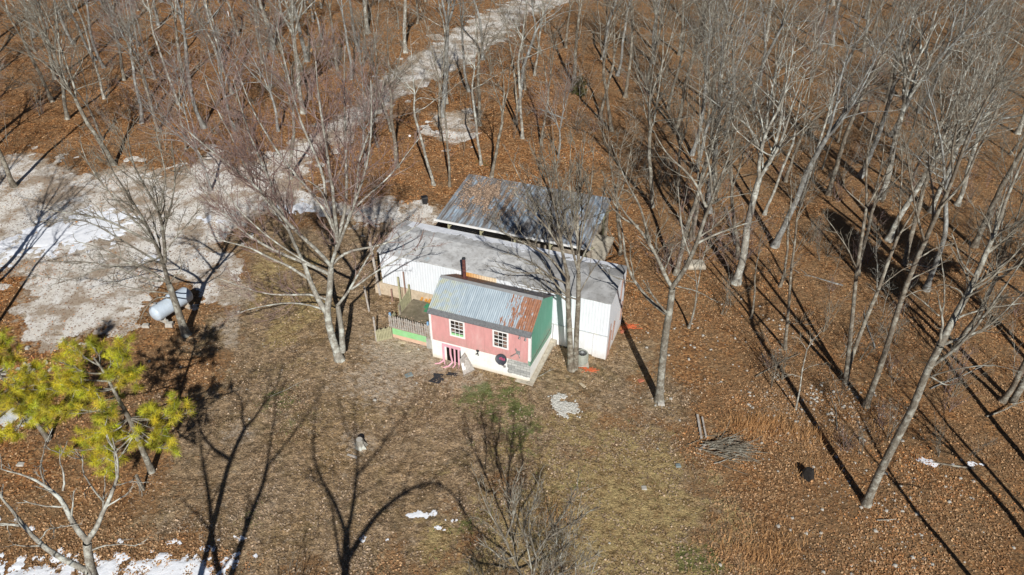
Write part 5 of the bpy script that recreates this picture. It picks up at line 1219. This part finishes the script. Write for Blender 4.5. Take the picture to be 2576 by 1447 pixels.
bb = shrub_mesh(215, 6.0, 10, tt_, 'bare_shrub', .3); at_w(bb, -.3, 17.2, 1., .4, 'fine-twigged grey bush crown at the bottom edge just left of the bottom centre', 'shrub')
bb = shrub_mesh(216, 4.2, 9, tt_, 'bare_shrub', .4); at_w(bb, -10.2, 16.6, 1., .4, 'small twiggy bush beside the snow at the bottom left', 'shrub')
traced('bare_tree', (1312, 1480), fanl, mb_, tt_, 'twiggy bare tree crown poking up at the bottom centre', seed=53, planeY=15.8, depth=.35, mapf=sunplane, extra=dict(d1=2.2, lf=.3, up=.14, ang=24, d2=4.4, d3=4.2, t0=.12, fine=.008))
for (px, py, pi) in ((-45, 735, 5), (-120, 830, 1), (-60, 900, 3), (-150, 640, 2)):
    g = G(px, py); place(protos[pi], g, 1., q.random() * 6, *ZL['left'])
for (px, py, pi) in ((2700, 1420, 3), (2640, 1230, 2), (2600, 1640, 1), (2780, 1600, 2), (2760, 1100, 8), (2800, 900, 5)):
    g = G(px, py); place(protos[pi], g, 1., q.random() * 6, *ZL['right'])

# ------------------------------------------------------------------ pines
def pine(name, base, stem, tips, label, seed, per=8, mat='bark_grey', r=.17):
    rng = np.random.RandomState(seed); g0 = G(*base); P = [onplane(p[0], p[1], g0[1] + i * -.08) for i, p in enumerate(stem)]; P[0] = g0 - (0, 0, .1)
    Q, Rr = resample(P, [r, r * .7, r * .25], 16); Rr = Rr * (1 + .4 * np.exp(-(Q[:, 2] - Q[0, 2]) / .3))
    root = empty(name, g0); V, f_ = tubes([(Q[None] - g0, Rr[None], 10)]); mesh_np('trunk', V, f_, M[mat], root, True)
    br, ctr, dirs = [], [], []
    for (px, py, dy_, ti) in tips:
        T = onplane(px, py, g0[1] + dy_); s0 = Q[int(ti * 16)]; mid = (s0 + T) / 2 + np.array([0, 0, -.25]) + rng.randn(3) * .1
        B_, R_b = resample([s0, mid, T], [.055, .03, .015], 8); br.append((B_, R_b))
        n = per + rng.randint(0, 3)
        for j in range(n):
            t_ = .42 + .58 * (j + .5) / n; k_ = t_ * 8; i0 = min(int(k_), 7); p0 = B_[i0] + (B_[i0 + 1] - B_[i0]) * (k_ - i0); tg = norm(B_[i0 + 1] - B_[i0])
            d_ = norm(tg * .6 + rng.randn(3) * .55 + (0, 0, .35)); L_ = .35 + .55 * rng.rand(); e = p0 + d_ * L_
            br.append(resample([p0, (p0 + e) / 2 + (0, 0, -.03), e], [.02, .015, .01], 8)); ctr.append(e); dirs.append(d_)
            if rng.rand() < .75:
                d2 = norm(d_ + rng.randn(3) * .6); e2 = p0 + d_ * L_ * .5 + d2 * .42; ctr.append(e2); dirs.append(d2); br.append(resample([p0 + d_ * L_ * .5, e2 * .5 + (p0 + d_ * L_ * .5) * .5, e2], [.014, .012, .01], 8))
        ctr.append(T); dirs.append(norm(T - mid))
    PB = np.stack([b_[0] for b_ in br]) - g0; RB = np.stack([b_[1] for b_ in br]); V, f_ = tubes([(PB, RB, 5)]); mesh_np('branches', V, f_, M[mat], root, True)
    ctr = np.array(ctr) - g0; dirs = np.array(dirs); nn = 105; K = len(ctr)
    d_ = norm(dirs[:, None] * .55 + norm(rng.randn(K, nn, 3)) * 1.0); L_ = .20 + .24 * rng.rand(K, nn, 1)
    p0 = ctr[:, None] - dirs[:, None] * (.34 * rng.rand(K, nn, 1)); p2 = p0 + d_ * L_ + np.array([0, 0, -.04]); sd = norm(np.cross(d_, rng.randn(K, nn, 3))) * .0065
    V = np.stack([p0 - sd, p0 + sd, p2], 2).reshape(-1, 3); Fa = np.arange(K * nn * 3).reshape(-1, 3); o = mesh_np('needles', V, Fa, M['needle'], root)
    base_c = np.array(TINT0[0])[None, None] * (.28 + .85 * rng.rand(K, 1, 1)) * (.7 + .6 * rng.rand(K, nn, 1)) * np.stack([.85 + .4 * rng.rand(K), np.ones(K), .7 + .8 * rng.rand(K)], -1)[:, None]
    at_ = o.data.attributes.new('tint', 'FLOAT_COLOR', 'FACE'); at_.data.foreach_set('color', np.concatenate([base_c.reshape(-1, 3), np.ones((K * nn, 1))], 1).astype(np.float32).ravel())
    tag(root, label, 'pine tree'); return root
TINT0 = [(.58, .56, .035)]
pine('pine_tree', (382, 1186), [(382, 1186), (358, 1131), (326, 1052), (298, 1006), (279, 968), (261, 931), (236, 900)],
     [(190, 880, 0, .95), (230, 872, .6, .97), (165, 915, -.6, .9), (300, 885, 1., .9), (322, 872, .4, .85), (345, 945, -.3, .75), (300, 930, -.9, .85), (190, 965, -1.2, .8), (140, 985, -.4, .78), (120, 1040, .5, .65), (180, 1030, -1.4, .62),
      (225, 1000, .9, .7), (260, 1040, -1.5, .6), (240, 1090, -.6, .5), (160, 1140, .3, .42), (230, 1165, -1.4, .42), (270, 1180, -1.6, .40), (300, 1100, .6, .45), (395, 1040, .5, .55), (440, 1020, 1.1, .55), (485, 1035, .3, .55), (420, 1080, -.6, .5), (385, 1110, -1., .45), (430, 1130, .2, .40), (200, 1110, 1.2, .5), (140, 940, 1.0, .85)],
     'taller yellow-green pine with dark bare lower trunk at left', 21)
pine('pine_tree', (123, 1106), [(123, 1106), (100, 1075), (75, 1045), (50, 1010), (25, 975), (0, 945), (-25, 910)],
     [(10, 850, .4, .97), (-20, 870, -.4, .97), (50, 960, -.9, .8), (85, 935, .5, .85), (30, 1010, -1., .7), (70, 1000, .4, .72), (115, 1000, .9, .6), (140, 1040, -.2, .55), (100, 960, -.6, .75), (0, 1040, -.6, .6), (60, 1045, -1., .55), (10, 920, 0, .9), (40, 900, .8, .9), (100, 1030, -1.2, .55), (-20, 1000, .3, .7), (30, 1095, -1., .45), (-10, 1120, .2, .4), (150, 975, .8, .7), (5, 985, -1.2, .75)],
     'shorter yellow-green pine cut off by the left edge', 22, 8, 'bark_grey', .14)
TINT0[0] = (.12, .12, .035)
cd = pine('cedar_shrub', (1456, 240), [(1456, 240), (1456, 225), (1456, 208)], [(1446, 228, -.2, .5), (1466, 228, .2, .5), (1450, 215, -.3, .7), (1463, 215, .3, .7), (1456, 205, 0, .95), (1448, 235, .4, .3), (1466, 236, -.4, .3)], 'round dark olive cedar shrub in the clearing beyond the shed', 23, 6, 'bark_grey', .06)
cd['category'] = 'shrub'
# black sleeve on the pine, cut post beside it
post(362, 1232, 1.05, 'bark_grey', 'short sawn-off grey pole leaning right of the pines', .12, (-.12, .1))
def evergreen(x, y, H, Rr, label, seed):
    rng = np.random.RandomState(seed); root = empty('evergreen_tree', (x, y, float(gz(x, y))))
    P = growb(np.array([[0, 0, -.1]]), np.array([[0., 0, 1]]), np.array([H]), 10, .02, .05, rng); Rd = .22 * np.linspace(1, .1, 11)[None]
    V, f_ = tubes([(P, Rd, 8)]); mesh_np('trunk', V, f_, mb_, root, True)
    n = 130; t_ = .5 + .5 * rng.rand(n); a = rng.rand(n) * 6.28; z = t_ * H; L_ = Rr * (1.05 - t_) ** .7 * (.6 + .5 * rng.rand(n))
    B_ = growb(np.stack([z * 0, z * 0, z], -1), np.stack([np.cos(a), np.sin(a), .25 + z * 0], -1), L_, 7, .1, .02, rng); RB = .035 * np.linspace(1, .3, 8)[None] * np.ones((n, 1))
    V, f_ = tubes([(B_, RB, 4)]); mesh_np('branches', V, f_, mb_, root, True)
    K = n * 16; ii = rng.randint(0, n, K); jj = rng.randint(2, 8, K); c_ = B_[ii, jj] + rng.randn(K, 3) * .28; nn = 40; d_ = norm(rng.randn(K, nn, 3)); p0 = c_[:, None] + d_ * .03; p2 = c_[:, None] + d_ * (.2 + .15 * rng.rand(K, nn, 1)); sd = norm(np.cross(d_, rng.randn(K, nn, 3))) * .02
    V = np.stack([p0 - sd, p0 + sd, p2], 2).reshape(-1, 3); o = mesh_np('needles', V, np.arange(K * nn * 3).reshape(-1, 3), M['needle'], root)
    at_ = o.data.attributes.new('tint', 'FLOAT_COLOR', 'FACE'); at_.data.foreach_set('color', np.tile(np.array([.10, .14, .04, 1], np.float32), K * nn)); tag(root, label, 'evergreen tree')
evergreen(32.3, 33, 18, 3.6, 'dense evergreen just outside the right edge shading the woods', 61)
evergreen(36.5, 38, 15, 3.8, 'smaller evergreen just outside the right edge', 62)
# ------------------------------------------------------------------ brush pile and fallen sticks
bp = tag(empty('brush_pile', G(1840, 1132)), 'pile of long cut branches on the leaf litter at right', 'brush pile')
rng = np.random.RandomState(44); n = 70; a = rng.randn(n) * .3; d = np.stack([np.cos(a), np.sin(a), rng.randn(n) * .02], -1)
Ls = 1.2 + 1.8 * rng.rand(n); p0 = np.stack([rng.randn(n) * .55 - Ls / 2, rng.randn(n) * .38, .04 + .3 * rng.rand(n)], -1)
P = growb(p0, d, Ls, 7, .07, -.004, rng); R = (.018 + .022 * rng.rand(n))[:, None] * np.linspace(1, .5, 8)
A, AR = spawn(P, R, rng, .8, .3, 25, .4, 4, .1, 0., .5, .01, .3, 1.2); V, f_ = tubes([(P, R * .75, 6), (A, AR, 4)]); mesh_np('branches', V, f_, tt_, bp, True)
rng = np.random.RandomState(45)
def stick(px, L_, az, label, r=.03, mat='bark_pale', z=.06):
    P = growb(np.array([[0, 0, z]]), np.array([[math.cos(az), math.sin(az), .01]]), np.array([L_]), 8, .09, 0, rng); P[..., 2] = np.clip(P[..., 2], .03, .3); R = r * np.linspace(1, .4, 9)[None]
    A, AR = spawn(P, R, rng, 1.2, .3, 40, .35, 4, .1, .02, .6, .01, .2, .8); V, f_ = tubes([(P, R, 6), (A, AR, 4)])
    o = mesh_np('fallen_branch', V, f_, M[mat], None, True); o.location = G(*px); tag(o, label, 'branch'); return o
stick((1325, 965), 2.6, .75, 'thin fallen branch right of the block base corner', .025)
stick((680, 1000), 2.4, .7, 'thin stick on the open yard below the large forked tree', .02)
stick((1795, 1168), 1.9, .25, 'crooked fallen branch below the brush pile', .035)
stick((2105, 1085), 2.8, 1.2, 'long curved fallen branch across the tree shadow', .045, 'bark_grey')
stick((2205, 1310), 1.0, -.05, 'short pale stick below the large lower right tree', .03)
stick((2480, 1050), 3.2, .3, 'grey fallen limb in the leaves at the right edge', .06, 'bark_grey')
stick((2280, 665), 3., .1, 'pale fallen log deep in the right woods', .08)
LG = [(1700, 250), (1850, 620), (2050, 330), (2300, 250), (2420, 480), (2200, 880), (2450, 1180), (1600, 300), (330, 200), (560, 250), (160, 120), (1420, 300), (1000, 60), (2120, 720), (1900, 950), (2340, 980), (760, 120), (2520, 300)]
for i, (lx_, ly_) in enumerate(LG):
    o = stick((lx_, ly_), q.uniform(3, 7), q.random() * 3.1, 'weathered fallen branch lying in the leaf litter of the woods', q.uniform(.05, .13), 'bark_cool' if i % 2 else 'bark_brown')
    o['group'] = 'fallen branches in the woods'
o = MB(); o.bar((0, 0, .08), (.15, 1.9, .1), .13, .1); o.bar((.3, .1, .08), (.4, 1.7, .1), .1, .08); o = o.build('old_timbers', M['wood_pale']); o.location = G(1764, 1105); tag(o, 'two old grey timbers lying above the brush pile', 'timber')
# ------------------------------------------------------------------ dry orange grass tufts (stuff)
rng = np.random.RandomState(46); Ps = []
for (px, py, r, n) in ((1875, 1075, .7, 420), (1925, 1065, .6, 330), (2000, 1085, .9, 260), (2050, 1100, 1., 220), (2060, 1180, 1., 140), (1870, 1395, 1.1, 330), (1930, 1400, .8, 300), (1950, 1360, 1., 160), (2250, 1060, 1., 120), (1400, 1300, .7, 160), (1850, 1330, .9, 120)):
    c_ = G(px, py); Ps.append(np.stack([c_[0] + rng.randn(n) * r, c_[1] + rng.randn(n) * r * .6], -1))
Pg = np.concatenate(Ps); n = len(Pg); b0 = np.stack([Pg[:, 0], Pg[:, 1], gz(Pg[:, 0], Pg[:, 1])], -1); d_ = norm(np.stack([rng.randn(n) * .22, rng.randn(n) * .22, np.ones(n)], -1)); L_ = (.35 + .45 * rng.rand(n))[:, None]
s_ = norm(np.cross(d_, rng.randn(n, 3))) * .012; V = np.stack([b0 - s_, b0 + s_, b0 + d_ * L_], 1).reshape(-1, 3); o = mesh_np('dry_grass', V, np.arange(3 * n).reshape(n, 3), M['leaf'])
ti = np.array([.56, .32, .14]) * (.7 + .5 * rng.rand(n, 1)); at_ = o.data.attributes.new('tint', 'FLOAT_COLOR', 'FACE'); at_.data.foreach_set('color', np.concatenate([ti, np.ones((n, 1))], 1).astype(np.float32).ravel())
tag(o, 'tufts of tall dry orange grass at lower right', 'grass', kind='stuff')
# short lawn blades (stuff)
n = 90000; x = rng.uniform(-26, 26, n); y = rng.uniform(18, 44, n); dg = np.maximum(sdist(x, y, polyW(grassP)), -9); gd = np.zeros(n)
for (px, py, r, a) in ((1250, 1010, 3.4, .5), (1180, 985, 1.8, .5), (1270, 1090, 2.6, .4), (700, 1010, 1.8, .6), (640, 1300, 1.4, .5), (1740, 1400, 1.4, .8), (1780, 1420, 1.3, .8), (1180, 1340, 1.8, .5), (740, 1080, 1.5, .4), (1330, 1120, 2, .5)):
    c_ = G(px, py); gd = np.maximum(gd, a * np.clip(1.2 - np.hypot(x - c_[0], y - c_[1]) / r, 0, 1))
fb = fbm(x, y, 1.2); pk = np.maximum(np.where(dg > -.5, .55 * (fb > .42), 0), gd * (fb > .38)); k = (rng.rand(n) < pk) & ~inbuild(x, y); x, y, gd = x[k], y[k], gd[k]; n = len(x)
b0 = np.stack([x, y, gz(x, y)], -1); d_ = norm(np.stack([rng.randn(n) * .6, rng.randn(n) * .6, np.ones(n)], -1)); L_ = (.06 + .09 * rng.rand(n))[:, None]; s_ = norm(np.cross(d_, rng.randn(n, 3))) * .012
V = np.stack([b0 - s_, b0 + s_, b0 + d_ * L_], 1).reshape(-1, 3); o = mesh_np('lawn_grass', V, np.arange(3 * n).reshape(n, 3), M['leaf'])
gr_ = (rng.rand(n) < .15 + gd * .8)[:, None]; ti = np.where(gr_, np.array([.16, .24, .06]), np.array([.46, .38, .22])) * (.7 + .6 * rng.rand(n, 1))
at_ = o.data.attributes.new('tint', 'FLOAT_COLOR', 'FACE'); at_.data.foreach_set('color', np.concatenate([ti, np.ones((n, 1))], 1).astype(np.float32).ravel())
tag(o, 'short winter lawn grass, straw with green patches', 'grass', kind='stuff')
